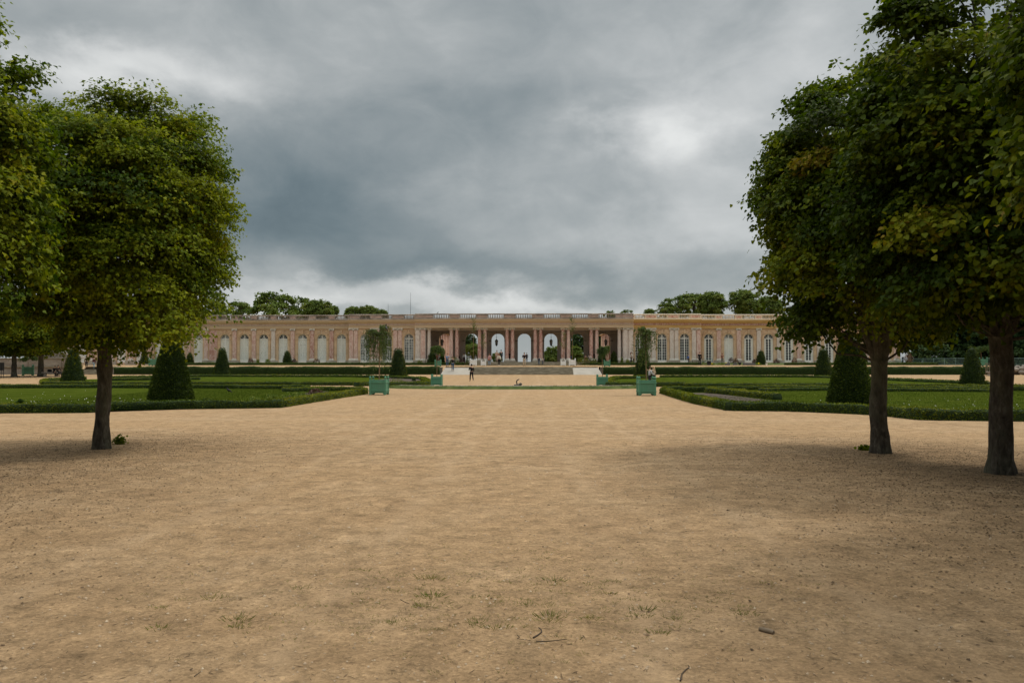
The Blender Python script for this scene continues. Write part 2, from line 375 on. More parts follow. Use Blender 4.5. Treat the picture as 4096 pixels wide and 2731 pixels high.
s = t.math('ADD', s, t.math('MULTIPLY', t.math('SUBTRACT', n1, .5), .52))
s = t.math('ADD', s, t.math('MULTIPLY', t.math('SUBTRACT', n2, .5), .26))
s = t.math('ADD', s, t.math('MULTIPLY', t.math('SUBTRACT', n3, .5), .10))
col = t.ramp(s, [(0, (.088,.122,.138)), (.2, (.140,.180,.196)), (.42, (.228,.262,.272)), (.62, (.355,.380,.382)), (.82, (.53,.545,.54)), (1, (.72,.73,.715))])
# an overcast sky brightens towards the zenith
zen = t.n('ShaderNodeMapRange'); t.l(el0, zen.inputs[0]); zen.inputs[1].default_value = .44; zen.inputs[2].default_value = 1.2
zen.inputs[3].default_value = 1.0; zen.inputs[4].default_value = ZEN; zen.interpolation_type = 'SMOOTHSTEP'
zc = t.n('ShaderNodeMapRange'); t.l(el0, zc.inputs[0]); zc.inputs[1].default_value = .46; zc.inputs[2].default_value = .9
col = t.mix(zc.outputs[0], col, t.mix(.8, col, (.36,.345,.31)))
bg1 = t.n('ShaderNodeBackground'); t.l(col, bg1.inputs[0]); t.l(zen.outputs[0], bg1.inputs[1])
sky = t.n('ShaderNodeTexSky'); sky.sky_type = 'NISHITA'; sky.sun_disc = False
sky.sun_elevation = math.asin(SUN_DIR.z); sky.sun_rotation = math.atan2(SUN_DIR.x, SUN_DIR.y)
bg2 = t.n('ShaderNodeBackground'); t.l(sky.outputs[0], bg2.inputs[0]); bg2.inputs[1].default_value = .08
ms = t.n('ShaderNodeMixShader'); ms.inputs[0].default_value = .93
t.l(bg2.outputs[0], ms.inputs[1]); t.l(bg1.outputs[0], ms.inputs[2])
wo = t.n('ShaderNodeOutputWorld'); t.l(ms.outputs[0], wo.inputs[0])

sd = bpy.data.lights.new('sun', 'SUN'); sd.energy = SUN_E; sd.angle = R(10); sd.color = (1, .93, .82)
so = bpy.data.objects.new('sun', sd); C.objects.link(so); so.location = (0, 0, 60)
so.rotation_euler = (-SUN_DIR).to_track_quat('-Z', 'Y').to_euler()

# ------------------------------------------------------------------ ground
ys = [-200, -30, 0, 10, 20, 30, 40, 50, 60, 66, 73, 80, 90, 100, 102, 150, 400, 3000]
xs = [-2500, -300, -100, -50, 0, 50, 100, 300, 2500]
V = [(x, y, gz(y)) for y in ys for x in xs]; nx = len(xs)
f = [(j*nx+i, j*nx+i+1, (j+1)*nx+i+1, (j+1)*nx+i) for j in range(len(ys)-1) for i in range(nx-1)]
tag(MB().add(V, f).build('ground', M['gravel']), kind='structure')
# upper terrace: a raised gravel platform that carries the palace
V = []; ty = [103, 106, 109.4, 112, 160]; tx = [-140, -60, -30, 0, 30, 60, 62]
V = [(x, y, tz(y)) for y in ty for x in tx]; nx = len(tx)
f = [(j*nx+i, j*nx+i+1, (j+1)*nx+i+1, (j+1)*nx+i) for j in range(len(ty)-1) for i in range(nx-1)]
tag(MB().add(V, f).build('terrace', M['gravel']), kind='structure')
def sheet(name, poly, m, dz, kind='structure', lab=None, cat=None):
    n = len(poly); bm = bmesh.new()
    vs = [bm.verts.new((x, y, gz(y) + dz)) for x, y in poly]; bm.faces.new(vs)
    bmesh.ops.triangulate(bm, faces=bm.faces)
    # split along the slope breaks so that the sheet follows the ground
    for yb in (66, 80, 100, 102):
        g = bm.verts[:] + bm.edges[:] + bm.faces[:]
        bmesh.ops.bisect_plane(bm, geom=g, plane_co=(0, yb, 0), plane_no=(0, 1, 0))
    for v in bm.verts: v.co.z = gz(v.co.y) + dz
    bmesh.ops.recalc_face_normals(bm, faces=bm.faces)
    me = bpy.data.meshes.new(name); bm.to_mesh(me); bm.free(); me.materials.append(m)
    if me.polygons and me.polygons[0].normal.z < 0: me.flip_normals()
    return tag(link_mesh(name, me), lab, cat, None, kind)

# ------------------------------------------------------------------ terrace edge: retaining walls, steps, ramps
SXL, SXR = X(1880, 101), X(2293, 101); RXL, RXR = X(1775, 101), X(2396, 101)
b = MB()
n = 7; z0 = .40
for i in range(n):
    zt = .53 + (1.52 - .53) * (i + 1) / n; ya = 100.4 + i * .37
    b.bbox(SXL, SXR, ya, 103.3, z0 if i == 0 else zt - .1414 - .01, zt, .012)
st = b.build('stone_staircase', M['steps']); tag(st, 'wide mossy flight of stone steps behind the fountain basin, between two pale ramps', 'stairs')
def ramp(x0, x1, flare, lab):
    lo = .53; V = [(x0 + min(flare,0), 100.35, lo), (x1 + max(flare,0), 100.35, lo), (x1, 103.3, 1.515), (x0, 103.3, 1.515),
         (x0 + min(flare,0), 100.35, .2), (x1 + max(flare,0), 100.35, .2), (x1, 103.3, .2), (x0, 103.3, .2)]
    o = MB().add(V, [(0,1,2,3), (7,6,5,4), (0,4,5,1), (1,5,6,2), (2,6,7,3), (3,7,4,0)]).build('access_ramp', M['ramp'])
    tag(o, lab, 'ramp', 'ramps beside the stone steps')
ramp(RXL, SXL, -.35, 'pale smooth access ramp left of the mossy steps, person in jeans walking down it')
ramp(SXR, RXR, .35, 'pale smooth empty access ramp right of the mossy steps')
def wall(x0, x1, y0, y1, z0, z1, lab, name='retaining_wall', cap=True, cat='wall'):
    t_ = empty(name, ((x0+x1)/2, (y0+y1)/2, z0)); ox, oy, oz = t_.location
    MB().box(x0-ox, x1-ox, y0-oy, y1-oy, 0, z1-oz).build('wall_face', M['wallstone'], t_)
    if cap: MB().bbox(x0-ox-.04, x1-ox+.04, y0-oy-.06, y1-oy+.06, z1-oz, z1-oz+.12, .02).build('coping', M['steps'], t_)
    return tag(t_, lab, cat)
wall(-52.9, RXL-.36, 102.55, 103.0, .3, 1.37, 'low terrace retaining wall hidden behind the long clipped hedge left of the steps')
wall(RXR+.36, 62, 102.55, 103.0, .3, 1.37, 'low terrace retaining wall hidden behind the long clipped hedge right of the steps')
xa, xb = X(432, 102.3), X(484, 102.3)
wall(xa, -52.9, 102.3, 103.0, .3, 1.42, 'short grey stone wall between the garden stairs on the left and the clipped hedge')
# far left: garden stairs and the tall wall behind the trees
xs0, xs1 = X(322, 102.5), xa
b = MB(); n = 8
for i in range(n):
    zt = .53 + 1.1 * (i+1) / n; b.bbox(xs0, xs1, 101.6 + i*.36, 105.2, .3 if i == 0 else zt-.148, zt, .012)
tag(b.build('stone_staircase', M['steps']), 'grey stone stairs on the far left beside the slim yew, two people climbing them', 'stairs')
b = MB()
t_ = wall(-110, xs0, 102.0, 102.7, .3, 2.55, 'tall grey garden wall behind the trees at the far left', 'garden_wall')
MB().bbox(-110-t_.location.x, xs0-t_.location.x, -.47, -.35, 1.15, 1.30, .02).build('string_course', M['steps'], t_)
b = MB().add([(xs0-7,102.8,2.6),(xs0,102.8,2.6),(xs0,102.8,2.75),(xs0-7,102.8,4.3),(xs0-7,103.2,2.6),(xs0,103.2,2.6),(xs0,103.2,2.75),(xs0-7,103.2,4.3)],
    [(0,1,2,3),(7,6,5,4),(0,4,5,1),(1,5,6,2),(2,6,7,3),(3,7,4,0)])
tag(b.build('sloping_parapet', M['wallstone']), 'sloping grey stone parapet rising above the tall garden wall at the far left', 'wall')
# second flight, terrace to portico
PZ = 2.21
b = MB(); x2l, x2r = X(1903, 108), X(2306, 108)
for i in range(4):
    zt = 1.70 + (PZ - .004 - 1.70) * (i+1) / 4; b.bbox(x2l, x2r, 107.9 + i*.36, 111.0, 1.5 if i == 0 else zt-.1375, zt, .012)
tag(b.build('stone_staircase', M['steps']), 'upper flight of weathered stone steps leading into the columned portico', 'stairs')

# ------------------------------------------------------------------ palace
PAL = empty('palace', (0, 114, 1.7)); PO = Vector(PAL.location)
tag(PAL, 'long low palace of peach stone and pink marble with columned portico and balustraded roof', 'palace')
def pb(mb, name, m, smooth=False, parent=None):
    """a palace part given in world coordinates"""
    me = mb.mesh(name, m, smooth); me.transform(Matrix.Translation(-PO)); return link_mesh(name, me, parent or PAL)
WR, WS, WZ = .67, 3.43, 2.12               # window radius, spring height above sill, sill level
def arch_wall(x0, x1, y, dep, z0, z1, ops, seg=12):
    b = MB(); cur = x0
    for cx, r, zs, zb in sorted(ops):
        if cx - r > cur: b.box(cur, cx-r, y, y+dep, z0, z1)
        if zb > z0: b.box(cx-r, cx+r, y, y+dep, z0, zb)
        pts = [(cx - r*math.cos(math.pi*k/seg), zs + r*math.sin(math.pi*k/seg)) for k in range(seg+1)]
        for (xa_, za), (xb_, zb_) in zip(pts, pts[1:]):
            vs = [(xa_,y,za),(xb_,y,zb_),(xb_,y,z1),(xa_,y,z1),(xa_,y+dep,za),(xb_,y+dep,zb_),(xb_,y+dep,z1),(xa_,y+dep,z1)]
            b.add(vs, [(0,1,2,3),(7,6,5,4),(0,4,5,1),(2,6,7,3)])
        cur = cx + r
    if cur < x1: b.box(cur, x1, y, y+dep, z0, z1)
    return b
def ring(b, r0, r1, y0, y1, z, a0=0, a1=math.pi, seg=14, cx=0):
    for k in range(seg):
        p, q = a0+(a1-a0)*k/seg, a0+(a1-a0)*(k+1)/seg
        c = [(cx+r*math.cos(a), z+r*math.sin(a)) for r, a in ((r0,p),(r1,p),(r1,q),(r0,q))]
        vs = [(x,y0,zz) for x,zz in c] + [(x,y1,zz) for x,zz in c]
        b.add(vs, [(0,1,2,3),(7,6,5,4),(0,4,5,1),(1,5,6,2),(2,6,7,3),(3,7,4,0)])
    return b
def win_frame():
    b = MB(); r = WR
    b.box(-r, -r+.07, 0, .1, 0, WS); b.box(r-.07, r, 0, .1, 0, WS); ring(b, r-.07, r, 0, .1, WS)
    b.box(-r+.07, r-.07, -.01, .09, WS-.10, WS+.03); b.box(-.055, .055, -.015, .09, .0, WS-.10); b.box(-.055,.055,-.012,.09, WS+.03, WS+r-.07)
    b.box(-r+.07, -.055, 0, .09, 0, .34); b.box(.055, r-.07, 0, .09, 0, .34)
    for a in (36, 72, 108, 144):
        c_, s_ = math.cos(R(a)), math.sin(R(a)); w_ = .016
        p = [(.22*c_-w_*s_, .22*s_+w_*c_), (.22*c_+w_*s_, .22*s_-w_*c_), (.6*c_+w_*s_, .6*s_-w_*c_), (.6*c_-w_*s_, .6*s_+w_*c_)]
        b.add([(x,.01,WS+z) for x,z in p]+[(x,.06,WS+z) for x,z in p], [(0,1,2,3),(7,6,5,4),(0,4,5,1),(1,5,6,2),(2,6,7,3),(3,7,4,0)])
    ring(b, .2, .235, .01, .06, WS, seg=8); return b
def win_bars(cols):
    b = MB(); rows = 8; zt = WS-.10; r = WR-.07
    for c0, c1 in cols:
        for k in range(1, rows): z = .34+(zt-.34)*k/rows; b.box(c0, c1, .012, .07, z-.018, z+.018)
        xm = (c0+c1)/2
        if c1-c0 > .4: b.box(xm-.018, xm+.018, .016, .066, .34, zt)
    return b
def win_panels(cols):
    b = MB(); rows = 8; zt = WS-.10
    for c0, c1 in cols:
        b.box(c0, c1, .045, .09, .34, zt)
        for k in range(rows):
            za, zb = .34+(zt-.34)*k/rows+.045, .34+(zt-.34)*(k+1)/rows-.045
            V = [(c0+.04,.044,za),(c1-.04,.044,za),(c1-.04,.044,zb),(c0+.04,.044,zb),(c0+.075,.018,za+.035),(c1-.075,.018,za+.035),(c1-.075,.018,zb-.035),(c0+.075,.018,zb-.035)]
            b.add(V, [(4,5,6,7),(0,1,5,4),(1,2,6,5),(2,3,7,6),(3,0,4,7)])
    return b
rr = WR-.07; QC = [(-rr,-.33),(-.325,-.055),(.055,.325),(.33,rr)]
def pane_mb(x0, x1, lun=True, low=True):
    b = MB()
    if low: b.box(x0, x1, .075, .088, .34, WS-.10)
    if lun:
        pts = [(rr*math.cos(math.pi*k/12), .03 + rr*math.sin(math.pi*k/12)*.98) for k in range(13)]
        b.add([(x,.07,WS+z) for x,z in pts]+[(x,.085,WS+z) for x,z in pts], [tuple(range(13)), tuple(range(25,12,-1))])
    return b
def surround_mb():
    b = MB(); ring(b, WR, WR+.24, -.40, -.30, WS); ring(b, WR+.17, WR+.27, -.44, -.40, WS)
    for s_ in (-1, 1):
        xa_, xb_ = sorted((s_*WR, s_*(WR+.30))); b.box(xa_, xb_, -.37, -.30, 0.0, WS-.10); b.box(xa_-.03, xb_+.03, -.43, -.30, WS-.10, WS+.0)
    b.add([(-.1,-.47,WS+WR-.02),(.1,-.47,WS+WR-.02),(.14,-.47,WS+WR+.3),(-.14,-.47,WS+WR+.3),(-.1,-.3,WS+WR-.02),(.1,-.3,WS+WR-.02),(.14,-.3,WS+WR+.3),(-.14,-.3,WS+WR+.3)],
          [(0,1,2,3),(7,6,5,4),(0,4,5,1),(1,5,6,2),(2,6,7,3),(3,7,4,0)])
    return b
def relief_mb():
    b = MB(); rg = random.Random(3)
    for s_ in (-1, 1):
        p = [(s_*(.15+.75*k/9), -.36, WS+WR+.30-.42*(k/9)**1.6+.05*math.sin(k*1.7)) for k in range(10)]
        b.tube(p, [.05+.03*math.sin(k*2.1)**2 for k in range(10)], 6)
        for k in range(12):
            q = rg.uniform(.1, 1); b.ball((s_*(.15+.75*q), -.36, WS+WR+.33-.42*q**1.6+rg.uniform(-.08,.1)), rg.uniform(.04,.075), 6, 4, (1.3,.6,.8))
    b.ball((0,-.40,WS+WR+.36), .13, 8, 6, (1,.6,1.2)); b.tube([(-.3,-.36,WS+WR+.48),(0,-.38,WS+WR+.56),(.3,-.36,WS+WR+.48)], [.03,.05,.03], 6)
    return b
sur_mesh = {'peach': surround_mb().mesh('surround', M['peach']), 'gold': surround_mb().mesh('surround', M['gold'])}
rel_mesh = {k: relief_mb().mesh('relief', M[k], True) for k in ('peach', 'gold')}
wf = win_frame().mesh('window', M['paint']); bars_all = win_bars([(-rr,-.055),(.055,rr)]).mesh('glazing_bars', M['paint'])
bars_mid = win_bars([(-.325,-.055),(.055,.325)]).mesh('glazing_bars', M['paint'])
shut_all = win_panels([QC[0],(-.325,-.055),(.055,.325),QC[3]]).mesh('shutter', M['shut']); shut_side = win_panels([QC[0],QC[3]]).mesh('shutter', M['shut'])
pane_full = {k: pane_mb(-rr, rr).mesh('pane', M[k]) for k in ('glass','glass_lt','glass_dk')}
pane_mid = pane_mb(-.34, .34).mesh('pane', M['glass_dk']); pane_lun = {k: pane_mb(0,0,True,False).mesh('pane', M[k]) for k in ('glass_lt','glass_dk')}
def window(cx, yw, kind, stone):
    w_ = link_mesh('window', wf, PAL, (cx-PO.x, yw+.15-PO.y, WZ-PO.z))
    if kind in ('shut', 'shutdk'): link_mesh('glazing_bars', bars_all, w_)
    if kind == 'shut': link_mesh('shutter', shut_all, w_); link_mesh('pane', pane_lun['glass_lt'], w_)
    elif kind == 'shutdk': link_mesh('shutter', shut_all, w_); link_mesh('pane', pane_lun['glass_dk'], w_)
    elif kind == 'half': link_mesh('shutter', shut_side, w_); link_mesh('glazing_bars', bars_mid, w_); link_mesh('pane', pane_mid, w_)
    else: link_mesh('glazing_bars', bars_all, w_); link_mesh('pane', pane_full[kind], w_)
    link_mesh('surround', sur_mesh[stone], w_, (0, .15, 0)); link_mesh('relief', rel_mesh[stone], w_, (0, .15, 0))
# pilasters and columns
CZ0, CZ1 = 2.44, 6.98
def cap_mb(w_, yf, dep):          # ionic capital: abacus, echinus and two volutes on each exposed side
    b = MB(); b.bbox(-w_/2-.10, w_/2+.10, yf-.10, yf+dep, -.085, -.002, .01); b.box(-w_/2-.02, w_/2+.02, yf-.05, yf+dep, -.20, -.085)
    for s_ in (-1, 1): b.tube([(s_*(w_/2+.02), yf-.12, -.19), (s_*(w_/2+.02), yf+dep*.9, -.19)], .105, 12)
    return b
def pil_meshes(dep=.14, w_=.56):
    sh = MB(); sh.bbox(-w_/2, w_/2, -dep, .02, .24, CZ1-CZ0-.27, .015)
    ba = MB(); ba.bbox(-w_/2-.11, w_/2+.11, -dep-.11, .02, 0, .09, .01); ba.bbox(-w_/2-.07, w_/2+.07, -dep-.07, .02, .09, .17, .025); ba.bbox(-w_/2-.03, w_/2+.03, -dep-.03, .02, .17, .24, .02)
    ca = MB(); ca.add(*(lambda q: ([(x,y,z+CZ1-CZ0) for x,y,z in q.v], q.f))(cap_mb(w_, -dep, dep+.02)))
    return sh, ba, ca
_sh, _ba, _ca = pil_meshes()
pil = {k: _sh.mesh('pilaster', M[k]) for k in ('pink','red','pale')}; pil_b = _ba.mesh('base', M['white_stone']); pil_c = _ca.mesh('capital', M['white_stone'])
def pilaster(cx, yw, kind):
    p = link_mesh('pilaster', pil[kind], PAL, (cx-PO.x, yw-PO.y, CZ0-PO.z)); link_mesh('base', pil_b, p); link_mesh('capital', pil_c, p)
H = CZ1 - CZ0
_c = MB().lathe([(.255,.26),(.255,1.4),(.248,2.4),(.235,3.3),(.218,H-.27),(.235,H-.26),(.235,H-.23)], n=20)
colm = {k: _c.mesh('column', M[k], True) for k in ('pink','red','pale')}
_b = MB().bbox(-.37,.37,-.37,.37,0,.08,.01); _b.lathe([(.36,.08),(.375,.12),(.36,.16),(.30,.17),(.29,.20),(.32,.215),(.32,.24),(.27,.26)], n=20)
_k = MB().bbox(-.33,.33,-.33,.33,H-.085,H-.002,.01).lathe([(.24,H-.23),(.30,H-.16),(.30,H-.085)], n=16)
for s_ in (-1,1): _k.tube([(s_*.27,-.32,H-.19),(s_*.27,.32,H-.19)], .105, 12)
col_b = _b.mesh('base', M['white_stone'], True); col_c = _k.mesh('capital', M['white_stone'], True)
def column(cx, cy, kind):
    p = link_mesh('column', colm[kind], PAL, (cx-PO.x, cy-PO.y, CZ0-PO.z)); link_mesh('base', col_b, p); link_mesh('capital', col_c, p)

def entab(x0, x1, yw, stone, fz, dep):
    pb(MB().profx([(yw-.16,6.98),(yw-.16,7.16),(yw-.19,7.17),(yw-.19,7.31),(yw-.25,7.34),(yw-.25,7.38),(yw+dep,7.38),(yw+dep,6.98)], x0, x1), 'architrave', M[stone])
    pb(MB().profx([(yw-.17,7.382),(yw-.17,7.678),(yw+dep,7.678),(yw+dep,7.382)], x0+.01, x1-.01), 'frieze', M[fz])
    c = [(yw-.20,7.68),(yw-.24,7.76),(yw-.32,7.80),(yw-.34,7.86),(yw-.58,7.88),(yw-.60,7.98),(yw-.66,8.05),(yw-.70,8.15),(yw+dep,8.16),(yw+dep,7.68)]
    pb(MB().profx(c, x0-.0, x1+.0), 'cornice', M[stone])
_bl = MB()
def baluster_group(n, wdt):
    b = MB()
    for k in range(n):
        x = -wdt/2 + wdt*(k+.5)/n
        b.box(x-.065, x+.065, -.065, .065, 8.362, 8.42); b.lathe([(.045,8.42),(.085,8.50),(.08,8.56),(.038,8.70),(.045,8.76),(.06,8.80)], (x,0,0), 8)
    return b
def balus(x0, x1, yw, groups, n, wdt, st, panel, y=None):
    yb = (yw + .1) if y is None else y
    pb(MB().profx([(yb-.2,8.162),(yb-.2,8.33),(yb-.16,8.36),(yb+.16,8.36),(yb+.2,8.33),(yb+.2,8.162)], x0, x1), 'balustrade_plinth', M[st])
    pb(MB().profx([(yb-.19,8.80),(yb-.22,8.83),(yb-.22,8.93),(yb-.17,8.97),(yb+.17,8.97),(yb+.22,8.93),(yb+.22,8.83),(yb+.19,8.80)], x0, x1), 'top_rail', M[st])
    me = baluster_group(n, wdt).mesh('balusters', M[st], True); cur = x0
    for g in groups + [None]:
        e = x1 if g is None else g - wdt/2
        if e - cur > .1:
            p = pb(MB().box(cur, e, yb-.17, yb+.17, 8.361, 8.799), 'pier', M[st])
            if e - cur > .3: pb(MB().box(cur+.14, e-.14, yb-.185, yb-.16, 8.43, 8.73), 'pier_panel', M[panel], parent=p)
        if g is not None:
            link_mesh('balusters', me, PAL, (g-PO.x, yb-PO.y, -PO.z)); cur = g + wdt/2

YW, YA, YP = 114.0, 112.6, 111.2
wing_r = [26.3 + 2.82*k for k in range(7)] + [47.1, 49.9]; wing_l = wing_r + [52.72, 55.54, 58.36, 61.2, 64.0, 66.8, 69.7]
antw = [16.34, 19.45, 22.6]
kinds_l = ['shut','shut','shut','shutdk','shutdk','shutdk','shut','shut','shut','shut','shut','shut','shut','shut','shut','shut']
kinds_r = ['half','shut','half','half','half','half','half','half','half']
rk = random.Random(5)
for s_ in (-1, 1):
    L = s_ < 0; stone = 'peach' if L else 'gold'; ws_ = 'peach'
    def span(a, c): return (s_*a, s_*c) if s_ > 0 else (s_*c, s_*a)
    # wing
    wingw = wing_l if L else wing_r
    x0, x1 = span(24.9, 72.0 if L else 53.2); ops = [(s_*c, WR, WZ+WS, WZ) for c in wingw]
    pb(arch_wall(x0, x1, YW, .5, 1.6, 6.98, ops), 'wall', M[ws_]); pb(MB().box(x0, x1, YW+.52, YW+11, 1.6, 8.2), 'wall', M['peach'])
    cur = x0
    for cx in sorted(s_*c for c in wingw) + [None]:
        e = x1 if cx is None else cx-WR-.0
        pb(MB().bbox(cur+.002, e-.002, YW-.30, YW+.1, 1.6, 2.435, .02), 'plinth', M['plinth']); cur = None if cx is None else cx+WR
    for c, k in zip(wingw, kinds_l if L else kinds_r): window(s_*c, YW, k, ws_)
    for i in range(6): pilaster(s_*(27.71+2.82*i), YW, rk.choice(['pink','pink','red','pale'] if L else ['pink','pale']))
    for c in ((45.94, 48.5, 51.31, 54.13, 56.95, 59.78, 62.6, 65.4, 68.25, 71.2) if L else (45.94, 48.5, 51.4, 52.6)): pilaster(s_*c, YW, 'pink')
    a_, c_ = span(44.35, 45.5); pb(MB().bbox(a_, c_, YW-.08, YW+.02, 2.45, 6.7, .02), 'marble_panel', M['red'])
    entab(x0, x1, YW, 'lit_peach' if L else stone, 'frieze' if L else 'red', 1.0)
    balus(x0, x1, YW, sorted(s_*c for c in wingw), 9, 1.84, 'grey_stone' if L else 'cream_stone', 'grey_pink' if L else 'red')
    # pavilion beside the portico
    x0, x1 = span(15.25, 24.9); ops = [(s_*c, WR, WZ+WS, WZ) for c in antw]
    pb(arch_wall(x0, x1, YA, .5, 1.6, 6.98, ops), 'wall', M[ws_]); pb(MB().box(x0, x1, YA+.52, YA+12, 1.6, 8.2), 'wall', M['peach'])
    cur = x0
    for cx in sorted(s_*c for c in antw) + [None]:
        e = x1 if cx is None else cx-WR
        pb(MB().bbox(cur+.002, e-.002, YA-.30, YA+.1, 1.6, 2.435, .02), 'plinth', M['plinth']); cur = None if cx is None else cx+WR
    for c in antw: window(s_*c, YA, 'glass_lt' if L else 'glass', ws_)
    for c in (17.6, 18.25, 20.8, 21.45, 23.9, 24.54): pilaster(s_*c, YA, 'pink' if L else 'pale' if rk.random() < .6 else 'pink')
    entab(x0, x1, YA, 'lit_peach' if L else stone, 'frieze' if L else 'red', 2.0)
    balus(x0, x1, YA, sorted(s_*c for c in antw), 7, 1.4, 'grey_stone' if L else 'cream_stone', 'grey_pink' if L else 'red')
    # portico end: pier with two pilasters, side wall, single column
    x0, x1 = span(13.8, 15.25); pb(MB().box(x0, x1, YP+.16, YP+1.2, 1.6, 6.979), 'wall', M['pale']); pb(MB().bbox(x0, x1, YP-.16, YP+.15, 1.6, 2.435, .02), 'plinth', M['plinth'])
    for c in (14.15, 14.9): pilaster(s_*c, YP+.16, 'pink' if c < 14.5 and L else 'pale')
    column(s_*13.33, YP+.42, 'pale')
    x0, x1 = span(14.9, 15.24); pb(MB().box(x0, x1, YP+1.21, 118.6, 1.6, 6.979), 'wall', M['portico'])
    x0, x1 = span(12.9, 13.75); pb(MB().bbox(x0, x1, YP-.05, YP+.9, 1.6, 2.435, .02), 'plinth', M['plinth'])
    # courtyard wing seen through the end arches
    x0, x1 = span(13.4, 22); pb(MB().box(x0, x1, 124.9, 142, 1.6, 8.3), 'wall', M['peach'])
    for k in range(6):
        yk = 126 + 2.4*k; a_, c_ = span(13.2, 13.41); pb(MB().box(a_, c_, yk-.35, yk+.35, 1.6, 6.9), 'pilaster', M['pink'])
    a_, c_ = span(12.95, 13.41); pb(MB().box(a_, c_, 124.8, 142, 6.95, 8.1), 'cornice', M['peach'])
tones = {1.98: ('red','red'), 5.85: ('red','pink'), 9.81: ('pink','red')}
for m_ in (-9.81,-5.85,-1.98,1.98,5.85,9.81):
    a_, c_ = tones[abs(m_)]
    column(m_-.39, YP+.42, a_ if m_ != 9.81 else 'red'); column(m_+.39, YP+.42, c_ if m_ != 9.81 else 'pink')
    pb(MB().bbox(m_-.82, m_+.82, YP-.05, YP+.9, 1.6, 2.435, .02), 'plinth', M['plinth'])
entab(-15.25, 15.25, YP, 'lit_peach', 'frieze', 1.0)
bays = [-11.57, -7.83, -3.92, 0, 3.92, 7.83, 11.57]
balus(-15.25, 15.25, YP, bays, 9, 2.2, 'grey_stone', 'grey_pink')
pb(arch_wall(-15.2, 15.2, 118.6, .7, 1.6, 6.979, [(3.94*k, .98, 5.48, PZ) for k in range(-3, 4)], 16), 'wall', M['portico'])
for k in range(-3, 4):
    b = MB(); ring(b, .98, 1.27, 118.48, 118.599, 5.48, seg=16, cx=3.94*k); pb(b, 'archivolt', M['portico'])
    for s_ in (-1, 1):
        a_, c_ = sorted((3.94*k+s_*.96, 3.94*k+s_*1.34)); pb(MB().box(a_, c_, 118.44, 118.7, 5.30, 5.47), 'impost', M['grey_stone'])
        if k < 3 and s_ > 0: pb(MB().bbox(3.94*k+1.69, 3.94*k+2.25, 118.42, 118.599, PZ, 6.7, .02), 'rear_pilaster', M['pink'])
pb(MB().box(-15.2, 15.2, YP+1.01, 118.7, 6.98, 7.1), 'ceiling', M['portico'])
pb(MB().box(-15.2, 15.2, YP+1.3, 118.55, 6.70, 6.976).box(-15.2,15.2,118.3,118.59,6.4,6.69), 'rear_cornice', M['portico'])
pb(MB().box(-15.2, 15.2, YP-.04, 119.5, 1.6, PZ), 'portico_floor', M['plinth'])
pb(MB().box(-71, 52, YW+1.3, 124.8, 8.17, 8.28), 'roof', M['lead'])
for px, py0, py1 in ((1552.5, 1255, 1214), (1642, 1255, 1170), (2627, 1253, 1222)):
    Y_ = 118; p0, p1 = at(px, py0, Y_), at(px, py1, Y_)
    tag(MB().tube([(p0[0],Y_,8.28),(p0[0],Y_,(p0[2]+p1[2])/2),(p0[0],Y_,p1[2])], [.03,.02,.012], 6).build('roof_mast', M['iron']),
        {1552.5:'short thin mast on the palace roof, left of the taller one', 1642:'tallest thin mast on the palace roof, left of the portico', 2627:'short thin mast on the palace roof right of the portico'}[px], 'mast', 'thin masts on the palace roof')
# lanterns
lm = MB().lathe([(.02,1.0),(.05,.98),(.22,.82),(.25,.78),(.23,.76)], n=8).lathe([(.05,0),(.10,.06),(.17,.2),(.16,.22)], n=8)
for k in range(8):
    a_ = math.pi*k/4; lm.tube([(.16*math.cos(a_),.16*math.sin(a_),.2),(.235*math.cos(a_),.235*math.sin(a_),.78)], .014, 4)
lm = lm.mesh('cage', M['iron']); lg = MB().lathe([(.14,.22),(.205,.76)], n=8).mesh('pane', glass('lantern_glass', (.25,.27,.27)))
lr = MB().tube([(0,0,1.0),(0,0,2.46)], .018, 6).ball((0,0,1.1), .06, 8, 6).tube([(-.12,0,1.3),(.12,0,1.3)], .015, 5).mesh('hanging_rod', M['iron'])
for px, lb in ((1767.8,'in the far left bay of the portico'), (1986,'in the arch left of the middle arch'), (2204.5,'in the arch right of the middle arch'), (2423.6,'in the far right bay of the portico')):
    o = empty('hanging_lantern', (X(px, 115.5), 115.5, 4.52)); tag(o, 'dark iron lantern hanging '+lb, 'lantern', 'lanterns hanging in the portico')
    link_mesh('cage', lm, o); link_mesh('pane', lg, o); link_mesh('hanging_rod', lr, o)
# ------------------------------------------------------------------ foliage tools
def unit(a): return a / np.maximum(np.linalg.norm(a, axis=-1, keepdims=True), 1e-9)
class Wave:                                 # smooth pseudo-noise: a sum of random sine waves
    def __init__(s, rng, freq, n=7):
        s.k = unit(rng.normal(size=(n, 3))) * freq * rng.uniform(.6, 1.5, (n, 1)); s.p = rng.uniform(0, 6.28, n); s.n = n
    def __call__(s, p): return np.sin(p @ s.k.T + s.p).sum(-1) / math.sqrt(s.n / 2) / 2
MAPLE = ([(0,0),(.22,-.10),(.46,.10),(.36,.30),(.50,.52),(.26,.58),(.20,.82),(0,1.0),(-.20,.82),(-.26,.58),(-.50,.52),(-.36,.30),(-.46,.10),(-.22,-.10),(0,.42)],
         [(14,i,(i+1)%14) for i in range(14)])
LINDEN = ([(0,0),(.34,.02),(.47,.34),(.30,.70),(0,1.0),(-.30,.70),(-.47,.34),(-.34,.02),(0,.45)], [(8,i,(i+1)%8) for i in range(8)])
LENS = ([(0,0),(.38,.45),(0,1),(-.38,.45)], [(0,1,2,3)])
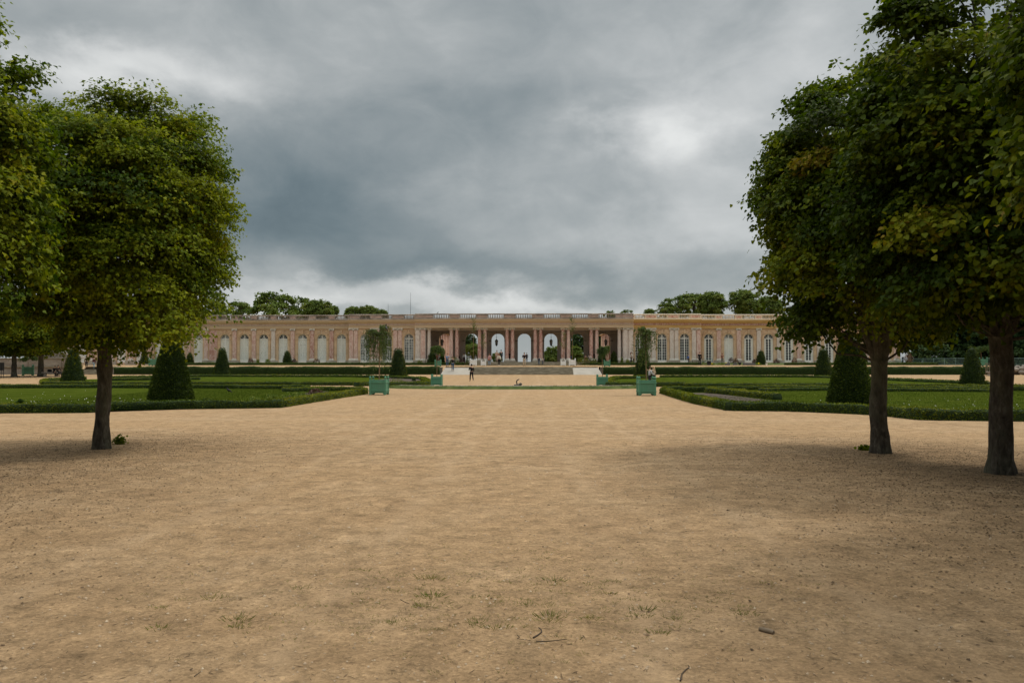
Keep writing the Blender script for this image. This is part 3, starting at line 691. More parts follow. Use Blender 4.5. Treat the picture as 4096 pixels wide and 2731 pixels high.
LOB = ([(0,-.05),(.40,.02),(.50,.42),(.24,.50),(0,1.0),(-.24,.50),(-.50,.42),(-.40,.02)], [(0,1,2,3,4,5,6,7)])
CLUMP = ([(0,-.1),(.45,.05),(.55,.5),(.25,.95),(-.2,1.0),(-.55,.6),(-.45,.1)], [(0,1,2,3,4,5,6)])
NARROW = ([(0,0),(.11,.4),(0,1),(-.11,.4)], [(0,1,2,3)])
def leaves(tmpl, p, tip, nor, size, fold=.18):
    """copies of a leaf outline at p, pointing along tip, facing nor"""
    tx = np.array(tmpl[0]); fs = np.array(tmpl[1]); n = len(p); k = len(tx)
    tip = unit(tip); b = unit(np.cross(nor, tip)); nn = np.cross(tip, b)
    z = fold * np.abs(tx[:, 0]) - .22 * tx[:, 1] ** 2
    V = p[:, None] + size[:, None, None] * (tx[None, :, 0, None]*b[:, None] + tx[None, :, 1, None]*tip[:, None] + z[None, :, None]*nn[:, None])
    Fc = (fs[None] + (np.arange(n) * k)[:, None, None]).reshape(-1, fs.shape[1])
    return V.reshape(-1, 3), Fc, k

def crown_env(d, rad, n, hb):
    h = np.where(d[:, 2] > 0, rad[2], hb)
    n = np.where(d[:, 2] > 0, min(n, 2.4), n)
    q = np.abs(d[:, 0]/rad[0])**n + np.abs(d[:, 1]/rad[1])**n + np.abs(d[:, 2]/h)**n
    return q ** (-1/n)

def make_crown(name, seed, c, rad, hb, nexp, nspray, per, lsize, mat, tmpl, spray=.30, bump=.08, gap=-.9, inner=.25, tone_mu=.42, flat_=.10, droop=.45, nb=90, br=.55, loose=.30, low=1.02, twigs=None):
    """leaves in short sprays; most sprays belong to flattened boughs that stand out of the crown, so shelves and dark gaps form"""
    rng = np.random.default_rng(seed); c = np.array(c)
    wb, wg, wt = Wave(rng, 3.2), Wave(rng, 5.0/max(rad)), Wave(rng, 4.0/max(rad))
    # bough centres, spread evenly over the crown
    m = nb*6; d = unit(rng.normal(size=(m, 3))); keep = []
    for i in range(m):
        if all(d[i] @ d[j] < 1-1.15/nb for j in keep): keep.append(i)
        if len(keep) >= nb: break
    d = d[keep]; nb = len(d)
    B = d*(crown_env(d, rad, nexp, hb)*(1+bump*wb(d))*rng.uniform(.80, 1.0, nb))[:, None]
    bt = rng.normal(0, .16, nb); brd = br*rng.uniform(.65, 1.35, nb)
    n1 = int(nspray*(1-loose)); bi = rng.integers(0, nb, n1)
    out = B.copy(); out[:, 2] *= .35; out = unit(out); sd = unit(np.cross(out, np.array([0, 0, 1.0])))
    q1, q2, q3 = (np.clip(rng.normal(0, a_, n1), -2.0*a_, 1.5*a_) for a_ in (.52, .60, .16))
    p1 = B[bi] + (out[bi]*q1[:, None] + sd[bi]*q2[:, None])*brd[bi][:, None]
    p1[:, 2] += brd[bi]*(q3 - .30*q1 - .12*(q1*q1+q2*q2))
    n2 = nspray-n1; dd = unit(rng.normal(size=(n2*2, 3))); lim = crown_env(dd, rad, nexp, hb)
    fr = np.where(rng.random(len(dd)) < .6, rng.uniform(.35, .8, len(dd)), rng.uniform(.8, .97, len(dd))); p2 = dd*(lim*fr)[:, None]; p2 = p2[wg(p2) > gap][:n2]
    p = np.concatenate([p1, p2]); tb = np.concatenate([bt[bi], np.zeros(len(p2))]); ok = p[:, 2] > -hb*(low - .10*np.minimum(1, np.hypot(p[:,0],p[:,1])/rad[0])); p = p[ok]; tb = tb[ok]; ns = len(p)
    st = np.clip(tone_mu + .10*wt(p) + tb + rng.normal(0, .11, ns), 0, 1)
    out = p.copy(); out[:, 2] *= .35; out = unit(out)
    ax = unit(out + rng.normal(size=(ns, 3))*.5 + np.array([0, 0, -.12])); side = unit(np.cross(ax, np.array([0, 0, 1.0]))); L = spray*rng.uniform(.6, 1.3, ns)
    s = rng.uniform(0, 1, (ns, per)); lat = rng.normal(0, .38, (ns, per))*(.5+s*.6)
    q = p[:, None] + ax[:, None]*(s*L[:, None])[..., None] + side[:, None]*(lat*L[:, None])[..., None]
    q[..., 2] += rng.normal(0, flat_, (ns, per))*L[:, None] - .25*(s*L[:, None])**2/spray
    tip = ax[:, None]*.6 + side[:, None]*(np.sign(lat)*.7)[..., None] + rng.normal(size=(ns, per, 3))*.35; tip[..., 2] -= droop
    nor = out[:, None]*.4 + rng.normal(size=(ns, per, 3))*.45; nor[..., 2] += .8
    N = ns*per; size = lsize*rng.uniform(.6, 1.25, N)
    V, Fc, k = leaves(tmpl, q.reshape(N, 3)+c, tip.reshape(N, 3), unit(nor.reshape(N, 3)), size)
    if twigs is not None:                  # the leafy twigs themselves, as thin three-sided stems
        A0, A1 = p+c, p+c+ax*L[:, None]*.9; A1[:, 2] -= .2*L*L/spray; m_ = np.zeros((ns, 3)); sel = np.arange(len(ok))[ok]; inb = sel < n1
        A0 = np.where((rng.random(ns)[:, None] < .4) & inb[:, None], (B[bi[np.minimum(sel, n1-1)]]+c)*.75+A0*.25, A0)
        e1 = side*.004; e2 = np.array([0, 0, .004])
        TV = np.stack([A0+e1, A0-e1, A0+e2*1.5, A1], 1).reshape(-1, 3); o4 = (np.arange(ns)*4)[:, None]
        twigs.append(np_mesh('twigs', TV, [np.concatenate([o4+np.array(f_) for f_ in ((0, 2, 3), (2, 1, 3), (1, 0, 3))])], M['twig']))
    tone = np.clip(np.repeat(st, per) + rng.normal(0, .08, N) + (rng.random(N) < .008)*.5, 0, 1)
    return np_mesh(name, V, [Fc], mat, np.repeat(tone, k)), B + c, rng

def limb_paths(rng, top, c, rad, hb, nexp, nl, nsub, ntw, r0):
    """scaffold limbs, branches and twigs that fill the crown"""
    b = MB(); ends = []
    for i in range(nl):
        a = 2*math.pi*(i + rng.uniform(-.25, .25))/nl; e = R(rng.uniform(28, 78))
        d = np.array([math.cos(a)*math.cos(e), math.sin(a)*math.cos(e), math.sin(e)])
        tgt = np.array(c) + d*crown_env(d[None], rad, nexp, hb)[0]*.82
        st = np.array(top) - np.array([0, 0, rng.uniform(0, .35)])
        mid = st + (tgt-st)*.4 + np.array([0, 0, .28])*np.linalg.norm(tgt-st)*.5 + rng.normal(0, .12, 3)
        pts = []
        for k in range(9):
            u = k/8; pts.append((1-u)**2*st + 2*u*(1-u)*mid + u*u*tgt + (rng.normal(0, .035, 3) if 0 < k else 0))
        b.tube(pts, [r0*(1-.86*k/8) for k in range(9)], 7)
        for j in range(nsub):
            q0 = pts[2 + j % 6]; dd = unit((rng.normal(size=3) + d*.7 + np.array([0, 0, .15]))[None])[0]
            rel = q0 - np.array(c); ln = rng.uniform(.35, .75)*rad[0]*.75
            q1 = q0 + dd*ln; qm = (q0+q1)/2 + rng.normal(0, .1*ln, 3)
            b.tube([q0, qm, q1], [r0*.28, r0*.18, r0*.08], 5)
            for m in range(ntw):
                s0 = q0 + (q1-q0)*rng.uniform(.3, 1); b.tube([s0, s0 + unit((rng.normal(size=3)+dd*.6)[None])[0]*rng.uniform(.3, .6)*ln], [r0*.09, r0*.035], 4)
    return b

def trunk_mb(base, top, r_base, r_top, rng, flare=.4, lean=.04):
    b = MB(); n = 14; path = []; rr_ = []
    for k in range(n):
        u = k/(n-1); z = base[2]-.12 + (top[2]-base[2]+.12)*u
        path.append((base[0]+(top[0]-base[0])*u + math.sin(u*5+lean*40)*.02, base[1]+(top[1]-base[1])*u, z))
        rr_.append(r_base + (r_top-r_base)*u + flare*r_base*(math.exp(-max(0, z-base[2])/.13) + .35*math.exp(-max(0, z-base[2])/.5)) + rng.normal(0, .006))
    nn = 16; b.tube(path, rr_, nn)
    for i, v in enumerate(b.v):              # buttressed, uneven foot
        a = 2*math.pi*(i % nn)/nn; k = i//nn
        amp = .5*math.exp(-k*.55) + .06
        f = 1 + amp*.35*math.sin(a*5+1.3*lean*50) + .05*math.sin(a*3+k*.9)
        px_, py_, pz_ = path[k]; b.v[i] = (px_+(v[0]-px_)*f, py_+(v[1]-py_)*f, v[2])
    return b

def big_tree(name, label, seed, px, by, top_z, c_off, rad, hb, cz, nexp, nspray, per, lsize, mat, tmpl, rb, rt, group, xy=None, **kw):
    x, y = gnd(px, by) if xy is None else xy
    t_ = empty(name, (x, y, 0)); tag(t_, label, 'tree', group); rng = np.random.default_rng(seed+50)
    c = (c_off[0], c_off[1], cz)
    trunk_mb((0,0,0), (0,0,top_z), rb, rt, rng, .27, seed*.01).build('trunk', M['bark'], t_, True)
    limb_paths(rng, (0,0,top_z), c, rad, hb, nexp, 8, 7, 3, rt*.62).build('branches', M['bark'], t_, True)
    tw = []; me, p, rg = make_crown('crown', seed, c, rad, hb, nexp, nspray, per, lsize, mat, tmpl, twigs=tw, **kw)
    link_mesh('twigs', tw[0], t_)
    b = MB()                               # a bough runs out to every leafy shelf
    for e_ in p:
        r_ = math.hypot(e_[0]-c[0], e_[1]-c[1]); z0 = max(top_z-.05, min(e_[2]-.25-.55*r_, cz+rad[2]*.35)); f_ = max(0., (z0-top_z)/5)
        s0 = np.array([c[0]*.5+.15*r_*0, c[1]*.5, z0]); m1 = s0+(e_-s0)*.5+np.array([0,0,-.10*r_]) + rg.normal(0,.06,3)
        b.tube([s0, (s0+m1)/2+rg.normal(0,.04,3), m1, (m1+e_)/2+rg.normal(0,.04,3), e_, e_+(e_-m1)*.3], [.030,.024,.019,.014,.008,.003], 5)
    b.build('boughs', M['bark'], t_, True)
    link_mesh('crown', me, t_); return t_
BG = 'clipped trees lining the gravel walk in the foreground'
big_tree('chestnut_tree', 'yellow-green boxy tree on the left whose whole trunk stands clear on the gravel', 11, 410, 1794, 2.35, (.06,.2), (1.78,1.85,2.4), 2.5, 4.75, 3.4, 14500, 12, .064, M['leaf_l'], LOB, .137, .13, BG, tone_mu=.54, nb=100, br=.60, loose=.20, low=1.10)
big_tree('chestnut_tree', 'cut-off tree at the left edge of the photo, only its bushy leaves in the frame', 23, 0, 0, 2.3, (0,0), (1.05,1.5,3.1), 2.3, 4.5, 2.8, 9500, 12, .068, M['leaf_l'], LOB, .16, .14, BG, xy=(-7.8, 11.3), tone_mu=.42, nb=90, br=.5, loose=.25)
big_tree('linden_tree', 'dark round-leaved tree with a forked trunk, left one of the right-hand pair', 37, 3520, 1811, 1.75, (.05,.1), (1.62,1.8,3.1), 2.7, 4.8, 3.3, 11500, 11, .076, M['leaf_r'], LINDEN, .155, .142, BG, tone_mu=.44, nb=110, br=.52, loose=.14)
big_tree('linden_tree', 'thick dark trunk and overhanging crown at the right edge of the photo', 41, 4010, 1893, 2.1, (.0,0), (1.9,1.8,3.6), 2.5, 4.9, 3.0, 11500, 11, .080, M['leaf_r'], LINDEN, .165, .155, BG, tone_mu=.40, nb=110, br=.54, loose=.16)
# the rows go on unseen; trees added beside and behind to shade the gravel
ROW = [o for o in bpy.data.objects if o.parent is None and o.name.split('.')[0] in ('chestnut_tree', 'linden_tree')]
for src, x_, y_, rz_, lb in ((ROW[0], -7.7, 7.0, 2.0, 'left row, first tree nearer than the frame edge'), (ROW[1], -7.6, 2.6, 4.0, 'left row, level with the photographer'), (ROW[0], -7.6, -1.9, 1.0, 'left row, behind the photographer'),
                             (ROW[2], 8.0, 7.4, 2.2, 'right row, first tree nearer than the frame edge'), (ROW[3], 7.9, 2.9, 4.1, 'right row, level with the photographer'), (ROW[2], 7.8, -1.7, 1.2, 'right row, behind the photographer'),
                             (ROW[0], -12.6, 12.0, 3.0, 'outer left row, level with the clear-trunked tree'), (ROW[0], -12.4, 7.2, 5.0, 'outer left row, second'), (ROW[0], -12.5, 2.4, .5, 'outer left row, third'),
                             (ROW[2], 12.7, 12.0, 3.1, 'outer right row, level with the thick trunk'), (ROW[3], 12.6, 7.4, 5.2, 'outer right row, second'), (ROW[2], 12.8, 2.7, .4, 'outer right row, third')):
    o = dup(src, None, (x_, y_, 0), rz_); o['label'] = 'clipped tree added for shade, ' + lb
def sucker(px, py, lab, seed, w_, h_):
    x, y = gnd(px, py); rng = np.random.default_rng(seed); n = 240
    p = rng.normal(size=(n,3))*np.array([w_, w_*.6, h_*.5]) + np.array([0,0,h_*.55]); p[:,2] = np.abs(p[:,2])
    V, Fc, k = leaves(LINDEN, p, rng.normal(size=(n,3))+np.array([0,0,-.4]), unit(rng.normal(size=(n,3))*.6+np.array([0,-.4,.7])), rng.uniform(.03,.06,n))
    t_ = empty('basal_shoots', (x, y, 0)); tag(t_, lab, 'shrub', 'leafy shoots at the feet of the trunks')
    link_mesh('foliage', np_mesh('foliage', V, [Fc], M['leaf_l'], np.repeat(rng.uniform(.2,.6,n), k)), t_)
    b = MB()
    for i in range(7): b.tube([(rng.normal(0,.03),rng.normal(0,.03),0), tuple(p[i*9])], [.008,.004], 4)
    b.build('stems', M['twig'], t_)
sucker(476, 1776, 'small leafy shoots at the foot of the left tree trunk', 3, .06, .11)
sucker(3462, 1800, 'little patch of shoots at the foot of the forked right-hand trunk', 4, .06, .06)

# ------------------------------------------------------------------ trees far behind
far_mesh = {}
def far_variant(k, seed, rad, hb, nexp, mat, gap=-.4, nspray=1300, ls=.40, bump=.22, nb=42, br=1.15, loose=.3):
    c = (0, 0, 0); me, p, rg = make_crown('crown', seed, c, rad, hb, nexp, nspray, 9, ls, M[mat], CLUMP, spray=.75, bump=bump, gap=gap, tone_mu=.45, flat_=.28, droop=.2, nb=nb, br=br, loose=loose)
    b = limb_paths(rg, (0,0,-hb*.9), c, rad, hb, nexp, 6, 4, 1, .28)
    far_mesh[k] = (me, b.mesh('branches', M['bark'], True), MB().tube([(0,0,-18),(0,0,-hb*.8)], [.5,.35], 8).mesh('trunk', M['bark'], True))
far_variant('a', 61, (4.4, 4.4, 4.2), 4.0, 2.2, 'leaf_far', -.25, 800, .34, .34, 22, 1.15, .10)
far_variant('b', 62, (4.6, 4.6, 4.0), 4.2, 2.5, 'leaf_far', -.9, 1700, .34, .22, 46, .95)
far_variant('c', 63, (4.4, 4.4, 5.0), 4.4, 2.1, 'leaf_far', -.15, 1000, .34, .36, 26, 1.1, .10)
far_variant('d', 64, (5, 5, 5.2), 4.8, 2.4, 'leaf_dark', -.7)
far_variant('k', 65, (4.2, 4.2, 6.5), 4.5, 1.35, 'leaf_far', -.6)
def far_tree(label, px, ytop, hw, Y, var, name='parkland_tree', group='trees in the park behind the palace', rz=0):
    s_ = hw/(F/Y)/5.0; p = at(px, ytop, Y); me, br, tr = far_mesh[var]
    hh = {'a':4.0,'b':3.8,'c':4.7,'d':5.0,'k':6.3}[var]*s_
    t_ = empty(name, (p[0], Y, p[2]-hh), rz); t_.scale = (s_, s_, s_); tag(t_, label, 'tree', group)
    for nm, m_ in (('crown', me), ('branches', br), ('trunk', tr)): link_mesh(nm, m_, t_)
    return t_
FT = [(870,1212,62,185,'a','low loose tree behind the roof, half hidden by the left foreground tree'), (960,1196,55,190,'c','airy tree behind the roof just left of the tallest left-hand tree'),
 (1085,1153,92,180,'c','tallest airy tree above the left part of the palace roof'), (1205,1194,55,185,'a','loose tree behind the roof right of the tallest left-hand tree'),
 (1275,1204,58,170,'b','dense round tree behind the roof, right end of the left clump'), (1332,1224,26,175,'b','small crown at the right tip of the left clump above the roof'),
 (1412,1228,36,170,'b','left one of three small round crowns above the left pavilion roof'), (1475,1224,38,170,'b','middle and tallest of three small round crowns above the left pavilion roof'), (1527,1239,27,170,'b','right and lowest of three small round crowns above the left pavilion roof'),
 (2443,1244,24,190,'a','sparse tuft of branches showing over the portico balustrade, left one'), (2507,1241,26,190,'a','sparse tuft of branches showing over the right end of the portico balustrade'),
 (2598,1236,24,175,'b','tiny round crown above the right pavilion roof by the thin mast'), (2660,1211,38,180,'a','lowest left crown of the right-hand clump above the roof'),
 (2712,1190,50,182,'a','loose dark crown second from the left in the right-hand clump'), (2775,1161,58,185,'c','tall ragged crown in the middle of the right-hand clump above the roof'),
 (2843,1171,57,170,'b','dense round tree above the roof, right half of the right-hand clump'), (2972,1163,58,172,'b','broad tree above the right wing roof, left of the foreground branches'),
 (3075,1190,60,175,'b','tree above the right wing roof mostly hidden by the foreground branches'), (760,1205,60,180,'b','tree above the left wing roof hidden behind the left foreground crown')]
for i, (px, yt, hw, Y, v, lb) in enumerate(FT): far_tree(lb, px, yt, hw, Y, v, rz=i*1.3)
g = 'trees seen through the portico arches'
far_tree('dark tall tree filling the far left arch beside the courtyard wing', 1790, 1325, 40, 150, 'd', group=g)
far_tree('dark tree behind the second arch from the left', 1868, 1335, 36, 165, 'd', group=g, rz=1); far_tree('bright green bush-shaped tree low in the second arch from the left', 1893, 1376, 34, 140, 'b', group=g, rz=2)
far_tree('small pale bush-like tree low in the arch left of the middle arch', 1988, 1412, 22, 160, 'b', group=g, rz=3); far_tree('conical green tree in the arch right of the middle arch', 2208, 1374, 42, 145, 'k', group=g)
far_tree('tall dark tree at the top of the second arch from the right', 2318, 1328, 40, 170, 'd', group=g, rz=2); far_tree('conical green tree low in the second arch from the right', 2306, 1376, 36, 145, 'k', group=g, rz=2)
far_tree('dark tree in the far right arch beside the courtyard wing', 2398, 1330, 34, 150, 'd', group=g, rz=4)
g = 'dark trees beyond the fence at the right'
for i, (px, yt, hw, Y) in enumerate([(3660,1180,110,126),(3790,1140,130,132),(3930,1150,140,128),(4080,1120,150,124),(4260,1120,150,122)]):
    far_tree(['dark tree just right of the palace corner beyond the fence','second dark tree beyond the teal fence, right of the palace corner','dark tree beyond the fence above the far green planter','dark tree beyond the fence behind the right-edge trunk','outermost dark tree beyond the fence, cut by the right edge'][i], px, yt, hw, Y, 'd', group=g, rz=i)
    far_tree(['low dark understorey tree by the palace corner beyond the fence','low dark understorey tree behind the left end of the teal fence','low dark understorey tree behind the slim yew on the right','low dark understorey tree behind the right-edge trunk','low dark understorey tree at the far right edge'][i], px+60, 1370, 80, Y-7, 'd', group=g, rz=i+.5)
g = 'dark trees behind the garden wall at the far left'
for i, (px, yt, hw, Y) in enumerate([(-60,1180,120,135),(110,1200,110,132),(250,1210,90,138),(370,1260,70,140)]):
    far_tree(['dark tree beyond the garden wall at the left edge','dark tree beyond the garden wall above the dim planter','dark tree beyond the garden wall behind the slim yew','dark tree beyond the left stairs, touching the palace end'][i], px, yt, hw, Y, 'd', group=g, rz=i+2)
g = 'shady trees by the garden wall at the far left'
for i, (px, yt, hw, Y, bw) in enumerate([(57,1150,125,92,19),(164,1120,130,93,21),(-160,1150,140,90,20)]):
    x_ = X(px, Y); t_ = empty('shade_tree', (x_, Y, gz(Y))); tag(t_, ['second trunk from the left edge by the garden wall, left of the stone bench','shady tree right beside the stone bench with the seated people','shady tree by the garden wall cut off by the left edge'][i], 'tree', g)
    rr_ = bw/2/(F/Y); rng = np.random.default_rng(80+i)
    trunk_mb((0,0,0),(0,0,3.2), rr_, rr_*.85, rng, .5).build('trunk', M['bark'], t_, True)
    limb_paths(rng,(0,0,3.2),(0,0,6.0),(3.8,3.8,3.6),3.2,2.4,6,4,1,.14).build('branches', M['bark'], t_, True)
    me, p, rg = make_crown('crown', 90+i, (0,0,6.0), (3.5,3.5,3.3), 3.4, 2.6, 2200, 10, .19, M['leaf_r'], LOB, spray=.5, tone_mu=.4, nb=80, br=.9); link_mesh('crown', me, t_)

# ------------------------------------------------------------------ hedges
def hedge(label, pts, w_, h, dens, ls, mat='box_leaf', name='box_hedge', z=None, seed=0, group=None, tone=.5, core='hedge_core', rag=1.0, closed=False, toptone=.12):
    rng = np.random.default_rng(100+seed); P2 = [np.array(p, float) for p in pts]
    if closed: P2 = P2 + [P2[0]]
    # resample
    Q = [P2[0]]
    for a, b_ in zip(P2, P2[1:]):
        n = max(1, int(np.linalg.norm(b_-a)/max(.35, h))); Q += [a + (b_-a)*(k+1)/n for k in range(n)]
    Q = np.array(Q); n = len(Q)
    T = unit(np.gradient(Q, axis=0)); N2 = np.stack([-T[:,1], T[:,0]], 1)
    prof = np.array([(-.5,0),(-.5,.45),(-.49,.86),(-.40,1),(0,1.01),(.40,1),(.49,.86),(.5,.45),(.5,0)]) ; m = len(prof)
    zb = np.array([gz(q[1]) if z is None else z for q in Q])
    ws = w_*(1+.07*rng.normal(size=n)); hs = h*(1+.05*rng.normal(size=n))
    V = np.zeros((n, m, 3)); V[..., 0] = Q[:,None,0] + N2[:,None,0]*prof[None,:,0]*ws[:,None]; V[..., 1] = Q[:,None,1] + N2[:,None,1]*prof[None,:,0]*ws[:,None]
    V[..., 2] = zb[:,None] - .02 + prof[None,:,1]*(hs[:,None]+.02)
    V[:,1:-1] += rng.normal(0, .014*rag, (n, m-2, 3))
    idx = np.arange(n*m).reshape(n, m)
    fq = np.stack([idx[:-1,:-1], idx[1:,:-1], idx[1:,1:], idx[:-1,1:]], -1).reshape(-1, 4)
    caps = np.array([idx[0], idx[-1][::-1]])
    t_ = empty(name, (Q[0][0], Q[0][1], zb[0])); O = np.array(t_.location); tag(t_, label, 'hedge', group)
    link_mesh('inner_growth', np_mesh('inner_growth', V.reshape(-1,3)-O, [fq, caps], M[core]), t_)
    tri = np.concatenate([V.reshape(-1,3)[fq[:,[0,1,2]]], V.reshape(-1,3)[fq[:,[0,2,3]]]])
    cr = np.cross(tri[:,1]-tri[:,0], tri[:,2]-tri[:,0]); ar = np.linalg.norm(cr, axis=1)/2; nr = unit(cr)
    cen = tri.mean(1); ctr = np.array([np.append(Q[np.argmin(((Q-c_[:2])**2).sum(1))], c_[2]) for c_ in cen]) if len(cen) < 4000 else None
    nl = int(ar.sum()*dens); pick = rng.choice(len(tri), nl, p=ar/ar.sum()); u, v = rng.random(nl), rng.random(nl); fl = u+v > 1; u[fl] = 1-u[fl]; v[fl] = 1-v[fl]
    p = tri[pick,0] + (tri[pick,1]-tri[pick,0])*u[:,None] + (tri[pick,2]-tri[pick,0])*v[:,None]
    nn = nr[pick]
    if ctr is not None:
        sgn = np.sign(((cen-ctr)[pick]*nn).sum(1)); up_ = nn[:,2]; sgn = np.where(np.abs(up_) > .6, np.sign(up_), sgn); sgn[sgn == 0] = 1; nn = nn*sgn[:,None]
    p = p + nn*rng.uniform(-.3, .8, nl)[:,None]*ls*.5*rag
    tip = nn*.7 + rng.normal(size=(nl,3))*.6 + np.array([0,0,.35]); nor = nn*.6 + rng.normal(size=(nl,3))*.6 + np.array([0,0,.4])
    wv = Wave(rng, 1.4)
    V2, F2, k = leaves(LENS, p-O, tip, unit(nor), ls*rng.uniform(.6,1.3,nl)*(1+.25*rag*(rng.random(nl) < .06)))
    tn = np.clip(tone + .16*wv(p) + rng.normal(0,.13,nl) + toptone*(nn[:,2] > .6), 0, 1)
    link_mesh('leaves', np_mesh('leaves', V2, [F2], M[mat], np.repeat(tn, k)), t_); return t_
def G(*pp): return [gnd(*p) for p in pp]
def inset(pts, dx, dy): return [(x+dx, y+dy) for x, y in pts]
HG = 'low clipped box hedges edging the flower beds'
hw = .42; o_ = hw/2
def push(pts, d):                       # move a base line of the near face back to the hedge's middle line
    P_ = np.array(pts); T = unit(np.gradient(P_, axis=0)); return [tuple(p+np.array([-t_[1], t_[0]])*d) for p, t_ in zip(P_, T)]
LF = G((-500,1657),(0,1653),(357,1651),(446,1641.6),(797,1636),(1110,1631.5),(1141,1628),(1300,1602),(1473,1575)); LF = push(LF, o_)
RF = G((2640,1573),(2700,1592),(2772,1614),(2886,1637),(2918,1643),(3147,1645),(3351,1653),(3490,1660),(3567,1667),(3681,1680),(3968,1684),(4300,1688)); RF = push(RF, o_)
hedge('front hedge of the left near bed, running behind the lone left trunk', LF[:7], hw, .31, 620, .05, seed=1, group=HG, tone=.42)
hedge('bright diagonal hedge of the left near bed leading to the front left green planter', LF[6:], hw, .30, 620, .05, seed=2, group=HG, tone=.66)  # sunlit face put into the lighter leaf tone
hedge('diagonal hedge of the right near bed leading to the front right green planter', RF[:5], hw, .32, 620, .05, seed=3, group=HG, tone=.55)
hedge('front hedge of the right near bed, passing behind both right-hand trunks', RF[4:], hw, .32, 620, .05, seed=4, group=HG, tone=.44)
LB = G((1462,1566),(1384,1564),(1290,1562)); hedge('short back hedge at the pointed tip of the left near bed', LB, .38, .26, 480, .055, seed=5, group=HG, tone=.55)
hedge('long back hedge of the left near bed behind the lawn with the crow', G((1240,1556),(1130,1556),(800,1553.5),(400,1552),(0,1553),(-400,1555)), .45, .26, 380, .06, seed=6, group=HG, tone=.5)
hedge('clumpy hedge piece between the tip and the lawn of the left near bed', G((1285,1562),(1215,1566),(1130,1567)), .7, .24, 420, .06, seed=7, group=HG, tone=.6, rag=1.6)
hedge('thick back hedge at the pointed tip of the right near bed', G((2652,1569),(2740,1569),(2822,1569)), .5, .34, 480, .055, seed=8, group=HG, tone=.48)
hedge('thin low hedge trailing right from the tip of the right near bed', G((2826,1561),(2862,1560),(2905,1560)), .4, .22, 420, .06, seed=9, group=HG, tone=.5)
hedge('diagonal inner hedge between the bare soil and the lawn on the right', G((2832,1572),(2930,1580),(3040,1592),(3110,1600)), .42, .30, 520, .055, seed=10, group=HG, tone=.62)
hedge('stub of inner hedge at the corner of the right lawn', G((2908,1574),(2946,1576),(2984,1576)), .42, .26, 480, .055, seed=11, group=HG, tone=.62)
hedge('long back hedge of the right near bed, the row nearest the lawn', G((2908,1560),(3030,1559),(3335,1558.5),(3564,1561),(3971,1563),(4200,1564)), .5, .27, 380, .06, seed=12, group=HG, tone=.55)
hedge('second row of the doubled back hedge of the right near bed', G((3040,1565),(3200,1563.5),(3335,1563),(3564,1566),(3971,1568)), .35, .2, 380, .06, seed=30, group=HG, tone=.5)
# far beds
hedge('front hedge of the far left bed, cut at its right end', G((1420,1541.5),(1100,1540.5),(800,1540),(450,1540),(182,1539)), .55, .27, 300, .07, seed=13, group=HG, tone=.5)
hedge('front hedge of the far left bed between the two left green planters', G((1425,1545),(1478,1543),(1553,1545),(1660,1545),(1722,1538)), .6, .32, 320, .07, seed=14, group=HG, tone=.55)
hedge('curved left end hedge of the far left bed around the slim yew', G((182,1539),(172,1533),(182,1526),(260,1521),(340,1517)), .5, .27, 300, .07, seed=15, group=HG, tone=.55)
hedge('back hedge of the far left bed in front of the tall clipped hedge', G((1724,1532),(1690,1517),(1560,1512),(1400,1508),(800,1507),(603,1511),(450,1514)), .6, .22, 220, .08, seed=16, group=HG, tone=.45, rag=1.5)
hedge('inner hedge row along the middle of the far left bed', G((440,1523),(620,1520),(800,1519)), .5, .25, 260, .07, seed=17, group=HG, tone=.5)
hedge('corner hedge of the far right bed beside the rear right green planter', G((2432,1545),(2490,1547),(2560,1547),(2735,1545)), .6, .33, 320, .07, seed=18, group=HG, tone=.5)
hedge('left return of the far right bed hedge behind the rear right green planter', G((2430,1541),(2440,1524),(2465,1516),(2560,1514),(2600,1511)), .6, .28, 280, .08, seed=19, group=HG, tone=.6, rag=1.4)
hedge('long front hedge of the far right bed', G((2735,1546.5),(2960,1547.5),(3200,1547.5),(3562,1550),(3971,1555),(4200,1556)), .5, .27, 300, .07, seed=20, group=HG, tone=.5)
hedge('back hedge of the far right bed, browned in places', G((2640,1509),(2900,1508.5),(3200,1509),(3469,1516),(3617,1525),(3813,1533),(3957,1537)), .6, .22, 220, .08, seed=21, group=HG, tone=.45, rag=1.5)
TG = 'tall clipped hedges along the terrace edge'
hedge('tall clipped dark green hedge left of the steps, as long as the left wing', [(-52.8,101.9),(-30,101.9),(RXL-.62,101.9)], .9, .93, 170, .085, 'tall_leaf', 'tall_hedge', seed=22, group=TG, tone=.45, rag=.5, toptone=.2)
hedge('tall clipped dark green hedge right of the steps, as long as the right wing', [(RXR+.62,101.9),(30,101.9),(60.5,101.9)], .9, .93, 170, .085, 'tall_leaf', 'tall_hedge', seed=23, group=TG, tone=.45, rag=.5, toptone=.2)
hedge('low hedge edging the flower border under the left palace windows', [(-51,109.3),(-30,109.3),(-8.2,109.3)], .5, .30, 200, .08, seed=24, z=tz(109.3), group=HG, tone=.36)
hedge('low hedge edging the flower border right of the portico up to the gardeners', [(9.0,109.3),(16,109.3),(24.2,109.3)], .5, .30, 200, .08, seed=25, z=tz(109.3), group=HG, tone=.36)
hedge('low hedge edging the flower border at the right end of the palace', [(35.5,109.3),(45,109.3),(56,109.3)], .5, .30, 200, .08, seed=26, z=tz(109.3), group=HG, tone=.36)
